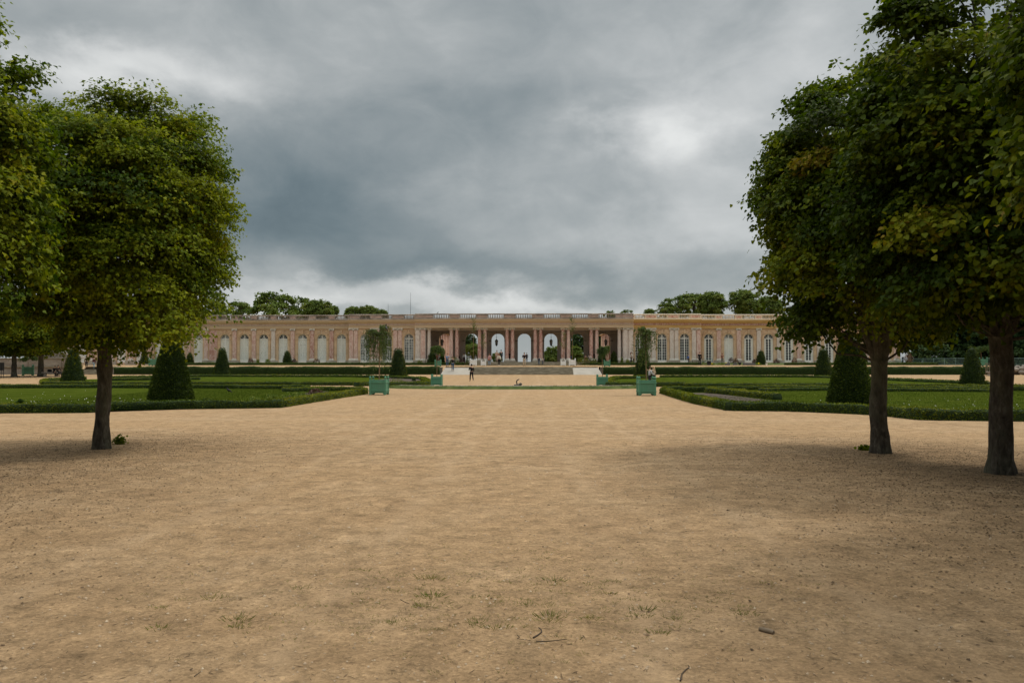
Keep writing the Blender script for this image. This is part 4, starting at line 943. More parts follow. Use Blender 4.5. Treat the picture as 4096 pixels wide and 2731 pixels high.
# borders at the foot of the palace, lawns and soil
def border(name, x0, x1, m):
    b = MB(); ys_ = [109.5, 110.6, 112.2, 114.2]; zz = [1.80, 1.98, 2.06, 2.09]; n = int((x1-x0)/1.2); rg = random.Random(int(x0))
    V = [(x0+(x1-x0)*i/n, y, z+rg.uniform(-.03,.03)) for i in range(n+1) for y, z in zip(ys_, zz)]
    b.add(V, [(i*4+j, (i+1)*4+j, (i+1)*4+j+1, i*4+j+1) for i in range(n) for j in range(3)]); tag(b.build(name, m), kind='structure')
border('flower_bed', -52.5, -7.6, M['bedgrass']); border('flower_bed', 8.0, 56, M['bedgrass'])
sheet('lawn', LF + G((1462,1563),(1290,1559),(1240,1555),(800,1552),(0,1552),(-500,1554)), M['lawn'], .012)
sheet('lawn', RF + G((4300,1564),(3564,1560),(3030,1558),(2905,1559),(2826,1562),(2652,1567)), M['lawn'], .012)
sheet('lawn', G((1722,1541),(1420,1541),(800,1540),(182,1538),(176,1530),(340,1517),(603,1511),(800,1507),(1400,1508),(1690,1517)), M['lawn'], .012)
sheet('lawn', G((2435,1543),(2735,1545),(3200,1546),(3971,1554),(3957,1537),(3617,1525),(3469,1516),(3200,1509),(2640,1509),(2465,1517)), M['lawn'], .012)
sheet('flower_bed', G((2700,1588),(2880,1630),(2960,1636),(3090,1603),(2835,1572),(2720,1572)), M['soil'], .018)
sheet('flower_bed', G((1150,1620),(1300,1597),(1440,1573),(1300,1565),(1220,1572),(1130,1590)), M['soil'], .018)
sheet('flower_bed', G((1724,1537),(1690,1518),(1560,1513),(1500,1520),(1560,1530),(1640,1538)), M['soil'], .018)

# ------------------------------------------------------------------ clipped yews
def yew(label, px, by, hgt, wid, topw=.22, Y=None, z=None, n=2500, ls=.10, seed=0, shape='cone', group='clipped yew cones in the parterre beds', x=None):
    if Y is None: x_, Y = gnd(px, by)
    else: x_ = X(px, Y) if x is None else x
    z_ = gz(Y) if z is None else z; rng = np.random.default_rng(200+seed)
    t_ = empty('clipped_yew', (x_, Y, z_)); tag(t_, label, 'topiary', group)
    us = np.linspace(0, 1, 15); r0, r1 = wid/2, wid/2*topw
    def rad(u):
        if shape == 'cone': r = r0 + (r1-r0)*u**1.06
        else: r = r0*np.sqrt(np.clip(1-u**2.1, 0, 1))*(1-.22*u)
        return np.where(u > .965, r*np.sqrt(np.clip((1-u)/.035, 0, 1)), r)
    wv = Wave(rng, 2.4); nn_ = 22; V = []
    for u in us:
        for k in range(nn_):
            a = 2*math.pi*k/nn_; q = np.array([math.cos(a), math.sin(a), u*2]); r = float(rad(np.array(u)))*(1+.035*float(wv(q[None])[0]))*.965
            V.append((r*math.cos(a), r*math.sin(a), u*hgt*.985))
    b = MB(); b.v = V
    b.f = [(i*nn_+k, i*nn_+(k+1)%nn_, (i+1)*nn_+(k+1)%nn_, (i+1)*nn_+k) for i in range(14) for k in range(nn_)]
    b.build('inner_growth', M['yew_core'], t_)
    uu = rng.random(n*3); uu = uu[rng.random(n*3)*r0 < np.maximum(rad(uu), .05*r0)][:n]; n_ = len(uu); a = rng.uniform(0, 6.283, n_)
    cs = np.stack([np.cos(a), np.sin(a)], 1); r = rad(uu)*(1+.035*wv(np.stack([cs[:,0],cs[:,1],uu*2],1)))
    p = np.stack([cs[:,0]*r, cs[:,1]*r, uu*hgt], 1); out = np.stack([cs[:,0], cs[:,1], np.full(n_, .35)], 1); out[uu > .95, 2] += 1.5
    tip = out*.8 + rng.normal(size=(n_,3))*.45 + np.array([0,0,.25]); nor = rng.normal(size=(n_,3))*.7 + np.array([0,0,.8])
    p += unit(out)*rng.uniform(-.5,.25,n_)[:,None]*ls
    V2, F2, k = leaves(([(0,0),(.2,.45),(0,1),(-.2,.45)], [(0,1,2,3)]), p, tip, unit(nor), ls*rng.uniform(.6,1.4,n_)); tn = np.clip(.42+.14*wv(p*.8)+rng.normal(0,.22,n_),0,1)
    link_mesh('foliage', np_mesh('foliage', V2, [F2], M['yew_leaf'], np.repeat(tn,k)), t_); return t_
yew('big dark yew cone on the left near bed, just right of the lone trunk', 684, 1612, 3.25, 1.95, .2, n=17000, ls=.075, seed=1)
yew('big dark yew cone on the right near bed, just left of the forked trunk', 3402, 1618, 2.95, 1.95, .3, n=17000, ls=.075, seed=2)
yew('slim yew cone at the far left end of the far left bed, near the stairs', 292, 1530, 3.3, 2.05, .25, n=4000, ls=.12, seed=3)
yew('slim yew cone in front of the left wing, standing before the tall hedge', 888, 1506, 3.4, 2.0, .24, n=3000, ls=.14, seed=4)
yew('yew cone between the two left green planters', 1593, 1511, 3.3, 2.05, .34, n=3000, ls=.14, seed=5)
yew('dark yew cone behind the weeping tree of the front right planter', 2572, 1511, 3.3, 2.05, .34, n=3000, ls=.14, seed=6)
yew('yew cone before the right wing, partly under the foreground branches', 3294, 1509, 3.3, 2.0, .3, n=3000, ls=.14, seed=7)
yew('slim yew cone between the two right-hand trunks', 3890, 1537, 3.3, 2.0, .24, n=4000, ls=.12, seed=8)
TY = 'small yews under the palace windows'
for i, (px, h_, w_, sh, lb) in enumerate([(1149,1.85,1.2,'egg','rounded small yew under the left wing windows, the rightmost there'), (759,1.55,.95,'egg','small pointed yew under the left wing, between the big yew and its slim neighbour'),
     (578,2.0,1.25,'cone','broad small yew on the terrace at the left, beside a green planter'), (1728,1.7,1.3,'egg','small yew left of the portico, partly behind the left terrace planter'), (1769,1.55,.62,'egg','narrow small yew left of the portico beside the woman in denim'),
     (2408,1.7,1.2,'egg','small yew right of the portico, left of its taller neighbour'), (2456,1.75,.95,'egg','pointed small yew right of the portico beside the white columns'),
     (3044,1.85,1.2,'egg','rounded small yew under the right wing windows'), (3454,1.75,1.0,'egg','small yew near the right palace corner, left of the forked trunk')]):
    yew(lb, px, 0, h_, w_, .2, Y=110.3, z=1.93, n=1100, ls=.14, seed=20+i, shape=sh, group=TY)

# ------------------------------------------------------------------ shrubs and flowers at the palace
def shrub(label, px, Y, z, w_, h, mat, seed, ls=.12, n=160, cat='shrub', name='shrub', group='shrubs in the palace flower border', tone=.5):
    rng = np.random.default_rng(300+seed); d = unit(rng.normal(size=(n,3))); d[:,2] = np.abs(d[:,2]); wv = Wave(rng, 3)
    p = d*np.array([w_/2, w_/2.6, h])*(.55+.5*rng.random(n)+.15*wv(d))[:,None]
    V, Fc, k = leaves(LENS, p, d+rng.normal(size=(n,3))*.5, unit(rng.normal(size=(n,3))+np.array([0,-.2,.5])), ls*rng.uniform(.6,1.4,n))
    t_ = empty(name, (X(px, Y), Y, z)); tag(t_, label, cat, group)
    link_mesh('foliage', np_mesh('foliage', V, [Fc], M[mat], np.repeat(np.clip(tone+rng.normal(0,.22,n),0,1),k)), t_)
    b = MB()
    for i in range(6): b.tube([(rng.normal(0,.04),rng.normal(0,.04),-.05), tuple(p[i*11])], [.015,.006], 4)
    b.build('stems', M['twig'], t_)
for i, a in enumerate([('pale reddish sparse shrub between two left wing windows',1003,.65,.8,'shrub_red',.75),('small green seedling shrub under a left wing window',1032,.35,.45,'leaf_far',.6),('grey-green shrub left of the rounded left yew',1071,.7,.55,'leaf_far',.5),
    ('purple shrub just right of the rounded left yew',1177,.6,.65,'shrub_red',.3),('widest purple shrub under the left wing windows',1266,.95,.7,'shrub_red',.25),('purple shrub under the shuttered right wing window',2924,.75,.85,'shrub_red',.35),
    ('dry tan shrub right of the shuttered right wing window',2944,.8,.7,'shrub_red',.85),('purple shrub touching the rounded right yew on its left',3020,.7,.65,'shrub_red',.3),('purple shrub right of the rounded right yew',3106,.8,.55,'shrub_red',.4),('reddish shrub under the foreground branches at the right wing',3178,.75,.7,'shrub_red',.7)]):
    shrub(a[0], a[1], 111.2, 2.0, a[2], a[3], a[4], i, .12, 200, tone=a[5])
for i, a in enumerate([('gold-green bush left of the portico behind the couple of walkers',1818,1.3,1.15,'shrub_gold',.5),('dark red bush left of the portico steps',1849,1.4,.85,'shrub_red',.12),('bright green bush beside the tall left white planter',1874,.9,1.0,'shrub_gold',.3),('low gold-green plant at the foot of the left pavilion corner',1679,.9,.5,'shrub_gold',.55),
    ('gold-brown bush beside the tall right white planter',2322,.9,.8,'shrub_gold',.7),('gold-green bush in front of the seated people right of the portico',2350,1.2,1.05,'shrub_gold',.5),('bright green bush left of the right terrace planter',2377,.9,.8,'shrub_gold',.35),('pale green clump at the foot of the right pavilion corner',2511,.5,.6,'shrub_gold',.5),('tall thin weed between the white columns and the right pavilion',2487,.25,1.0,'leaf_far',.6)]):
    shrub(a[0], a[1], 109.9, 1.86, a[2], a[3], a[4], 40+i, .12, 260, tone=a[5])
for i, (px, by, w_, h_, mt, lb) in enumerate([(1165,1597,.9,.35,'leaf_far','bushy green plant at the edge of the left lawn near the crow'),(1090,1600,.6,.28,'leaf_far','green weed clump on the left lawn below the crow'),(1010,1612,.8,.25,'leaf_far','grey-green plant clump behind the left front hedge'),(830,1612,.5,.16,'leaf_dark','dark low weed by the left front hedge right of the yew'),
     (1262,1575,.8,.28,'shrub_red','grey-brown plants at the bare tip of the left bed'),(1200,1590,.7,.3,'leaf_far','tall weeds between the left lawn and the bare soil'),(1590,1530,1.6,.35,'shrub_gold','light green planting right of the front left planter'),(1655,1524,.4,.35,'leaf_dark','dark little ball bush in the far left bed'),(84,1617,.3,.18,'leaf_dark','dark tuft on the lawn at the far left')]):
    x_, y_ = gnd(px, by); shrub(lb, px, y_, gz(y_), w_, h_, mt, 70+i, .08, 260, 'plant', 'bed_plant', 'plants in the parterre beds')
shrub('trailing plant hanging over the tall left green planter on the terrace', 612, 106.5, 2.5, .9, .9, 'willow_leaf', 90, .12, 150, 'plant', 'planter_shrub', None)
# ------------------------------------------------------------------ fountain basin
BC = (-.1, 60.6); BA, BB = 9.2, 4.1
def sup(a, b_, n=48, e=2.6):
    o = []
    for k in range(n):
        t_ = 2*math.pi*k/n; c_, s_ = math.cos(t_), math.sin(t_)
        o.append((BC[0]+a*math.copysign(abs(c_)**(2/e), c_), BC[1]+b_*math.copysign(abs(s_)**(2/e), s_)))
    return o
def rise(y): return .02 + .19*float(np.clip((BC[1]+2.4-y)/4.0, 0, 1))
def band(name, r, m, hs):
    b = MB(); n = 48; V = []
    for (a, b_), hf in zip(r, hs): V += [(x, y, hf(y)) for x, y in sup(a, b_, n)]
    b.add(V, [(i*n+k, i*n+(k+1)%n, (i+1)*n+(k+1)%n, (i+1)*n+k) for i in range(len(r)-1) for k in range(n)]); return b
t_ = empty('fountain_basin', (BC[0], BC[1], 0)); tag(t_, 'long low fountain basin with a grassy rim and pale kerb', 'fountain')
def off(me): me.transform(Matrix.Translation((-BC[0], -BC[1], 0))); return me
link_mesh('grass_rim', off(band('g', [(BA+.55,BB+.55),(BA+.3,BB+.33),(BA,BB)], M['bedgrass'], [lambda y: .002, lambda y: rise(y)*.9, lambda y: rise(y)]).mesh('grass_rim', M['bedgrass'])), t_)
link_mesh('kerb', off(band('k', [(BA+.002,BB+.002),(BA,BB),(BA-.32,BB-.32),(BA-.33,BB-.33)], M['curb'], [lambda y: rise(y)-.02, lambda y: rise(y)+.035, lambda y: rise(y)+.035, lambda y: .0]).mesh('kerb', M['curb'])), t_)
tag(sheet('water', sup(BA-.33, BB-.33), M['water'], .012), kind='structure')
rng = np.random.default_rng(9); n = 5200; a = rng.uniform(math.pi, 2*math.pi, n); u = rng.random(n)
q = np.stack([BC[0]+(BA+.05+.45*u)*np.sign(np.cos(a))*np.abs(np.cos(a))**(2/2.6), BC[1]-(BB+.05+.45*u)*np.abs(np.sin(a))**(2/2.6)], 1)
p = np.concatenate([q, np.array([rise(y) for y in q[:,1]])[:,None]*(1-u[:,None]*.9)], 1)
V, Fc, k = leaves(NARROW, p, rng.normal(size=(n,3))*.5+np.array([0,0,.8]), unit(rng.normal(size=(n,3))+np.array([0,-1,.3])), rng.uniform(.05,.13,n))
tag(link_mesh('grass', np_mesh('grass', V, [Fc], M['grass_blade'], np.repeat(np.clip(rng.normal(.35,.2,n),0,1),k))), 'short grass on the rim of the fountain basin', 'grass', None, 'stuff')
# bronze creature in the basin: reclining body, raised curved limb, lifted head
sx_, sy_ = X(2071, 58.6), 58.6; s_ = 1.0
t_ = empty('bronze_statue', (sx_, sy_, .09)); t_.scale = (.76, .76, .76); tag(t_, 'small dark bronze figure lying in the basin with one curved limb raised', 'statue')
b = MB().ball((0,0,.14), .2, 14, 10, (1.35,.8,.75)).ball((-.24,0,.16), .13, 12, 8, (1.1,.9,.9)).ball((.2,0,.22), .17, 12, 9, (1,.85,.95)).ball((.3,-.02,.30), .11, 12, 8).ball((.37,-.03,.27), .06, 10, 6, (1.3,.8,.8))
b.ball((.29,-.04,.40), .035, 8, 5).ball((.24,.05,.40), .035, 8, 5).ball((-.33,-.02,.10), .08, 10, 6).tube([(-.42,0,.06),(-.2,-.05,.07)], [.03,.05], 8)
b.build('body', M['bronze'], t_, True)
MB().tube([(-.06,0,.2),(-.08,0,.36),(-.12,0,.48),(-.10,0,.60),(-.02,0,.68),(.08,0,.74),(.16,0,.80)], [.075,.06,.055,.06,.055,.045,.025], 10).build('raised_limb', M['bronze'], t_, True)
MB().lathe([(.55,-.06),(.55,.0),(.5,.04)], (0,0,0), 18, 1, .7).build('stone_base', M['curb'], t_)

# ------------------------------------------------------------------ planters
def planter_meshes(m, key):
    w_ = .92; hgt = .86; h2 = w_/2; P_ = {}
    b = MB()
    for sx2 in (-1, 1):
        for sy2 in (-1, 1): pass
    b.bbox(-.055,.055,-.055,.055,.0,hgt+.02,.008); b.ball((0,0,hgt+.12), .07, 12, 8, (1,1,1.15)); b.lathe([(.05,hgt+.02),(.03,hgt+.05),(.035,hgt+.07)], n=10); b.ball((0,0,hgt+.205), .02, 8, 5)
    P_['post'] = b.mesh('post', m, True)
    b = MB(); n = 8; x0 = -h2+.055; wd = (w_-.11)/n
    for i in range(n): b.bbox(x0+i*wd+.004, x0+(i+1)*wd-.004, -h2+.018, -h2+.05, .17, hgt-.01, .004)
    b.box(x0, -x0, -h2+.03, -h2+.055, .17, hgt-.012)
    P_['panel'] = b.mesh('panel', m)
    b = MB(); 
    for z in (.22, .68): b.bbox(-h2-.015, h2+.015, -h2-.015, -h2+.016, z, z+.055, .006)
    for z in (.247, .707):
        for s in (-1,1): b.ball((s*(h2+.01), -h2-.012, z), .04, 8, 6)
    P_['rail'] = b.mesh('rail', m, True)
    # apron cut out between the feet
    b = MB(); pts = [(-h2+.05,.17),(-h2+.05,.03),(-h2+.12,.03),(-h2+.15,.085),(-h2+.2,.11),(h2-.2,.11),(h2-.15,.085),(h2-.12,.03),(h2-.05,.03),(h2-.05,.17)]
    b.add([(x,-h2+.012,z) for x,z in pts]+[(x,-h2+.045,z) for x,z in pts], [tuple(range(10)), tuple(range(19,9,-1))]+[((i+1)%10,i,10+i,10+(i+1)%10) for i in range(10)])
    P_['apron'] = b.mesh('apron', m)
    P_['soil'] = MB().bbox(-h2+.06, h2-.06, -h2+.06, h2-.06, .2, hgt-.05, .02).mesh('soil', M['soil'])
    P_['floor'] = MB().box(-h2+.05, h2-.05, -h2+.05, h2-.05, .17, .199).mesh('floor_board', m)
    return P_
PM = {'green': planter_meshes(M['green'], 'g'), 'white': planter_meshes(M['whitebox'], 'w')}
def planter(label, x, y, z, kind, s_=1.0, rz=0, group=None):
    t_ = empty('planter_box', (x, y, z), rz); t_.scale = (s_, s_, s_); tag(t_, label, 'planter', group); P_ = PM[kind]; h2 = .46
    for sx2 in (-1,1):
        for sy2 in (-1,1): link_mesh('post', P_['post'], t_, (sx2*(h2-.03), sy2*(h2-.03), 0))
    for k in range(4):
        for nm in ('panel','rail','apron'): link_mesh(nm, P_[nm], t_, (0,0,0), k*math.pi/2)
    link_mesh('soil', P_['soil'], t_); link_mesh('floor_board', P_['floor'], t_); return t_
GP_ = 'green square planter boxes on ball-topped posts'
def front(px0, px1, by):                    # centre of a box from its front face in the photo
    x0, y0 = gnd(px0, by); x1, _ = gnd(px1, by); return ((x0+x1)/2, y0+.46, x1-x0)
px1_, py1_, wv1 = front(1478, 1543, 1579.5); planter('front left green planter holding the bushy weeping tree with the bird', px1_, py1_, gz(py1_), 'green', 1.0, 0, GP_)
px2_, py2_, wv2 = front(2556, 2623, 1582.5); planter('front right green planter holding the sparse weeping tree, a couple behind it', px2_, py2_, gz(py2_), 'green', 1.0, 0, GP_)
px3_, py3_, wv3 = front(1725, 1764, 1544.2); planter('rear left green planter on the gravel with a slim pale stem and small dome crown', px3_, py3_, gz(py3_), 'green', .90, 0, GP_)
px4_, py4_, wv4 = front(2390, 2431, 1544.6); planter('rear right green planter on the gravel with a slim weeping standard tree', px4_, py4_, gz(py4_), 'green', .90, 0, GP_)
xl, xr = X(1755, 104.6), X(2428, 104.6)
planter('green planter on the terrace left of the steps beside the woman in denim', xl-.1, 104.6, tz(104.6), 'green', .84, 0, GP_)
planter('green planter on the terrace right of the steps with trailing leaves', xr, 104.6, tz(104.6), 'green', .82, 0, GP_)
planter('green planter on the far left terrace with a tall airy plant', X(616,106.2), 106.2, tz(106), 'green', 1.05, 0, GP_)
xw, yw_ = X(112, 97), 97; planter('large dim green planter at the far left between two tree trunks before the garden wall', xw, yw_, gz(yw_), 'green', 1.25, R(38), GP_)
planter('dim green planter at the far right by the teal fence', X(3925,104.8), 104.8, tz(104.6), 'green', 1.1, 0, GP_)
WP = 'white planter boxes at the upper steps'
for px, Y, s2, lb in ((1893,107.0,.92,'tall white planter left of the upper steps with the pale sapling'),(1934,107.2,.70,'small white planter left of the upper steps, next to the woman in pink'),(2253,107.2,.70,'small white planter right of the upper steps'),(2289,107.0,.92,'tall white planter right of the upper steps with the tallest sapling')):
    planter(lb, X(px,Y), Y, tz(Y), 'white', s2, 0, WP)

# trees standing in the planters
def weeping(label, x, y, z, h, spread, hang, nstr, seed, thick=.028, dens=24, tone=.45, ls=.10, lean=0.0):
    rng = np.random.default_rng(400+seed); t_ = empty('weeping_tree', (x, y, z)); tag(t_, label, 'tree', 'young trees in the planter boxes')
    MB().tube([(0,0,-.05),(.01+lean*.3,0,h*.3),(-.015+lean*.6,0,h*.62),(lean,0,h*.86)], [thick*1.15,thick,thick*.9,thick*.7], 8).build('trunk', M['stake'], t_, True)
    br = MB(); P_ = []; T_ = []; na = max(5, nstr//14); arms = []
    for i in range(na):
        arms.append((6.283*(i+rng.uniform(-.4,.4))/na, spread*rng.uniform(.45,1.05), h*rng.uniform(.90,1.05), hang*rng.uniform(.55,1.05)))
    for i in range(nstr):
        a, rm, top, Lm = arms[i % na]; a += rng.normal(0,.28); r = rm*rng.uniform(.35,1.05); L = Lm*rng.uniform(.35, 1.0); pts = []; hb0 = h*rng.uniform(.76,.86)
        for k in range(9):
            u = k/8
            if u < .4: q = u/.4; rad = r*q; zz = hb0 + (top-hb0)*math.sin(q*math.pi*.62)
            else: q = (u-.4)/.6; rad = r*(1+.10*q); zz = hb0 + (top-hb0)*math.sin(.62*math.pi) - L*q
            pts.append((lean+rad*math.cos(a)+rng.normal(0,.016), rad*math.sin(a)*.9, zz))
        br.tube(pts, [(.013 if i < na else .005)*(1-.8*k/8) for k in range(9)], 4)
        pa = np.array(pts); m = int(dens*rng.uniform(.6,1.3)); uu = rng.uniform(1.5, 8, m); i0 = np.minimum(uu.astype(int), 7); f = uu-i0
        P_.append(pa[i0]*(1-f)[:,None]+pa[i0+1]*f[:,None]+rng.normal(0,.028,(m,3))); T_.append(pa[i0+1]-pa[i0])
    br.build('branches', M['twig'], t_)
    P_ = np.concatenate(P_); T_ = unit(np.concatenate(T_)); n = len(P_)
    V, Fc, k = leaves(([(0,0),(.17,.4),(0,1),(-.17,.4)], [(0,1,2,3)]), P_, T_*.6+rng.normal(size=(n,3))*.5+np.array([0,0,-.5]), unit(rng.normal(size=(n,3))+np.array([0,-.3,.2])), ls*rng.uniform(.6,1.4,n))
    link_mesh('crown', np_mesh('crown', V, [Fc], M['willow_leaf'], np.repeat(np.clip(rng.normal(tone,.2,n),0,1),k)), t_); return t_
weeping('bushy weeping tree in the front left green planter, a bird on its top', px1_, py1_, .82, 3.02, .92, 2.5, 170, 1, .032, 30, .55, .10)
weeping('sparse weeping tree in the front right green planter with bare arching twigs', px2_+.02, py2_, .82, 2.95, .78, 2.5, 105, 2, .030, 28, .6, .10, -.08)
weeping('pale slim stem with a small dome of leaves in the rear left green planter', px3_+.0, py3_, .74, 2.45, .58, .62, 120, 3, .026, 34, .5, .10)
weeping('small weeping standard in the rear right green planter', px4_+.02, py4_, .74, 2.55, .52, 1.0, 90, 4, .026, 36, .35, .10)
def sapling(label, x, y, z, h, spread, seed, n=170, tone=.6, y0=.45):
    rng = np.random.default_rng(450+seed); t_ = empty('sapling', (x, y, z)); tag(t_, label, 'tree', 'young trees in the planter boxes')
    b = MB().tube([(0,0,-.05),(.02,0,h*.5),(0,0,h)], [.035,.026,.006], 6); P_ = []
    for i in range(26):
        z0 = h*rng.uniform(y0, .96); a = rng.uniform(0,6.283); L = spread*(1.15-(z0/h))*rng.uniform(.6,1.3)+.12
        e = np.array([math.cos(a)*L*.6, math.sin(a)*L*.6, z0+L*.8]); b.tube([(0,0,z0), tuple(e)], [.008,.003], 4)
        for k in range(n//26): P_.append(np.array([0,0,z0]) + (e-np.array([0,0,z0]))*rng.uniform(.2,1.05)+rng.normal(0,.06,3))
    b.build('trunk', M['stake'], t_); P_ = np.array(P_); n = len(P_)
    V, Fc, k = leaves(LENS, P_, rng.normal(size=(n,3))+np.array([0,0,-.3]), unit(rng.normal(size=(n,3))+np.array([0,-.3,.4])), rng.uniform(.06,.13,n))
    link_mesh('crown', np_mesh('crown', V, [Fc], M['willow_leaf'], np.repeat(np.clip(rng.normal(tone,.2,n),0,1),k)), t_)
sapling('tall thin sapling in the tall left white planter, its leafy top over the frieze', X(1893,107), 107, 2.45, 5.6, 1.5, 1, 330, .55, .62)
sapling('shorter thin sapling in the small left white planter', X(1934,107.2), 107.2, 2.3, 3.6, 1.0, 2, 260, .75, .35)
sapling('leafy thin sapling in the small right white planter', X(2253,107.2), 107.2, 2.3, 4.0, 1.1, 3, 300, .75, .3)
sapling('tallest thin sapling in the tall right white planter', X(2289,107), 107, 2.45, 5.7, 1.5, 4, 330, .55, .6)
weeping('loose green crown of the plant in the terrace planter right of the steps', xr+.0, 104.6, 2.25, 1.9, .6, 1.0, 60, 7, .02, 34, .65, .13)
weeping('small loose plant in the terrace planter left of the steps', xl-.1, 104.6, 2.25, 1.5, .42, .5, 26, 8, .018, 26, .5, .13)
sapling('tall airy shrub in the far left terrace planter', X(616,106.2), 106.2, 2.4, 2.1, 1.2, 9, 300, .4, .1)
weeping('broad dim shrub in the planter at the far left wall', xw, yw_, 1.5, 1.2, 1.2, .5, 80, 10, .03, 30, .3, .14)
weeping('dim green shrub in the planter by the fence at the far right', X(3925,104.8), 104.8, 2.5, 1.6, .9, .7, 60, 11, .03, 30, .3, .14)

# ------------------------------------------------------------------ people
def skin_mesh(name, nodes, edges, m, sub=1):
    me = bpy.data.meshes.new(name); me.from_pydata([n_[0] for n_ in nodes], edges, []); o = bpy.data.objects.new(name, me); C.objects.link(o)
    md = o.modifiers.new('skin', 'SKIN'); md.use_smooth_shade = True; md.branch_smoothing = .6
    for v, n_ in zip(me.skin_vertices[0].data, nodes):
        r = n_[1]; v.radius = (r, r) if not hasattr(r, '__len__') else r
    me.skin_vertices[0].data[0].use_root = True
    sb = o.modifiers.new('sub', 'SUBSURF'); sb.levels = sub; sb.render_levels = sub
    dg = bpy.context.evaluated_depsgraph_get(); r = bpy.data.meshes.new_from_object(o.evaluated_get(dg)); bpy.data.objects.remove(o); bpy.data.meshes.remove(me)
    r.name = name; r.materials.clear(); r.materials.append(m)
    for p in r.polygons: p.use_smooth = True
    return r
def rotx(v, a): return Vector((v[0], v[1]*math.cos(a)-v[2]*math.sin(a), v[1]*math.sin(a)+v[2]*math.cos(a)))
def person(label, x, y, z, face, h=1.7, top=(.05,.05,.06), legs=(.05,.06,.1), hair=(.03,.02,.015), long_hair=False, sleeves=True, skirt=False, coat=False,
           step=0.0, arms=((0,8,8),(0,8,8)), lean=0.0, sit=False, shoes=(.03,.03,.03), skin=None, hat=None, head_turn=0, bag=None, fem=False, group='visitors strolling in the palace garden'):
    """face: heading in degrees, 0 looks away from the photographer; arms: (swing forward, out, elbow bend) for left and right"""
    s = h/1.75; sk = skin or SKIN
    t_ = empty('person', (x, y, z), R(face)); t_.scale = (s, s, s); tag(t_, label, 'person', group)
    hip = .95; sw = .165 if fem else .19
    if sit: hip = .52
    L = R(lean); up = lambda v: rotx(v, -L)
    pel = Vector((0,0,hip)); sp = pel+up((0,0,.20)); ch = pel+up((0,0,.40)); nk = pel+up((0,.0,.53)); nk2 = nk+up((0,.015,.075)); hd = nk+up((0,.03,.155)); ht = nk+up((0,.02,.235))
    J = {}
    for i, sd_ in enumerate((-1, 1)):
        sh = pel+up((sd_*sw,0,.455)); fw, ou, be = (R(q) for q in arms[i])
        d1 = up((sd_*math.sin(ou), math.sin(fw)*math.cos(ou), -math.cos(fw)*math.cos(ou))); el = sh+d1*.29
        d2 = up((sd_*math.sin(ou)*.3-sd_*math.sin(max(0,be-R(40)))*.45, math.sin(fw+be), -math.cos(fw+be))).normalized(); wr = el+d2*.25
        st = step*(-sd_); hp = pel+Vector((sd_*.085,0,-.03))
        if sit: kn = hp+Vector((sd_*.05,.43,.0)); an = kn+Vector((0,.04,-.43)); 
        else:
            a1 = R(26)*st; a2 = a1-(R(30)*abs(st) if st < 0 else R(4)*abs(st)); kn = hp+Vector((sd_*.015,math.sin(a1)*.43,-math.cos(a1)*.43)); an = kn+Vector((0,math.sin(a2)*.41,-math.cos(a2)*.41))
        J[sd_] = (sh, el, wr, d2, hp, kn, an)
    lowz = min(J[1][6].z, J[-1][6].z) - .075
    shift = Vector((0,0,-lowz)) if not sit else Vector((0,0,0))
    pel, sp, ch, nk, nk2, hd, ht = (v+shift for v in (pel, sp, ch, nk, nk2, hd, ht))
    for k in J: J[k] = tuple(v+shift if i != 3 else v for i, v in enumerate(J[k]))
    ft = Vector((math.sin(R(-head_turn)), math.cos(R(head_turn)), 0))
    # body: one continuous surface
    N_ = [(pel,(.125,.10)),(sp,(.115,.085)),(ch,(.135,.095)),(nk,(.06,.06)),(nk2,(.052,.055)),(hd,(.078,.095)),(ht,(.066,.08)),(hd+ft*.10-Vector((0,0,.01)),.018)]
    E_ = [(0,1),(1,2),(2,3),(3,4),(4,5),(5,6),(5,7)]
    for sd_ in (-1,1):
        sh, el, wr, d2, hp, kn, an = J[sd_]; b0 = len(N_)
        N_ += [(sh,.052),(el,.042),(wr,.028),(wr+d2*.07,(.038,.018)),(hp,.085),(kn,.055),(an,.036),(an+Vector((sd_*.01,.13,-.045)),.032)]
        E_ += [(2,b0),(b0,b0+1),(b0+1,b0+2),(b0+2,b0+3),(0,b0+4),(b0+4,b0+5),(b0+5,b0+6),(b0+6,b0+7)]
    body = skin_mesh('body', N_, E_, sk)
    fb = MB(); 
    for sd_ in (-1,1):                      # fingers, thumbs and ears belong to the body
        sh, el, wr, d2, *_ = J[sd_]; pr = Vector((0,1,0)); pr = (pr-d2*pr.dot(d2)); pr = pr.normalized() if pr.length > .1 else Vector((0,0,1)); nrm = d2.cross(pr)
        for f, ln in ((-.027,.062),(-.009,.075),(.009,.078),(.027,.066)):
            p0 = wr+d2*.085+pr*f; p1 = p0+d2*ln*.55-nrm*sd_*.006; fb.tube([p0-d2*.02, p1, p1+d2*ln*.4-nrm*sd_*.018], [.0095,.0085,.006], 5)
        p0 = wr+d2*.03+pr*.03; fb.tube([p0, p0+d2*.035+pr*.022, p0+d2*.065+pr*.024], [.011,.010,.007], 5)
        rt = Vector((ft.y,-ft.x,0)); fb.ball(hd+rt*sd_*.082, .026, 6, 5, (.45,.8,1.2)); fb.ball(hd+ft*.088+rt*sd_*.032+Vector((0,0,.02)), .012, 6, 4)
    fm = fb.mesh('f', sk, True); bm = bmesh.new(); bm.from_mesh(body); bm.from_mesh(fm); bm.to_mesh(body); bm.free()
    for p in body.polygons: p.use_smooth = True
    link_mesh('body', body, t_)
    # clothes
    tm = cloth(top); N_ = [(pel+up((0,0,-.03)),(.145,.115)),(sp,(.135,.105)),(ch,(.155,.115)),(nk-up((0,0,.035)),(.085,.08))]; E_ = [(0,1),(1,2),(2,3)]
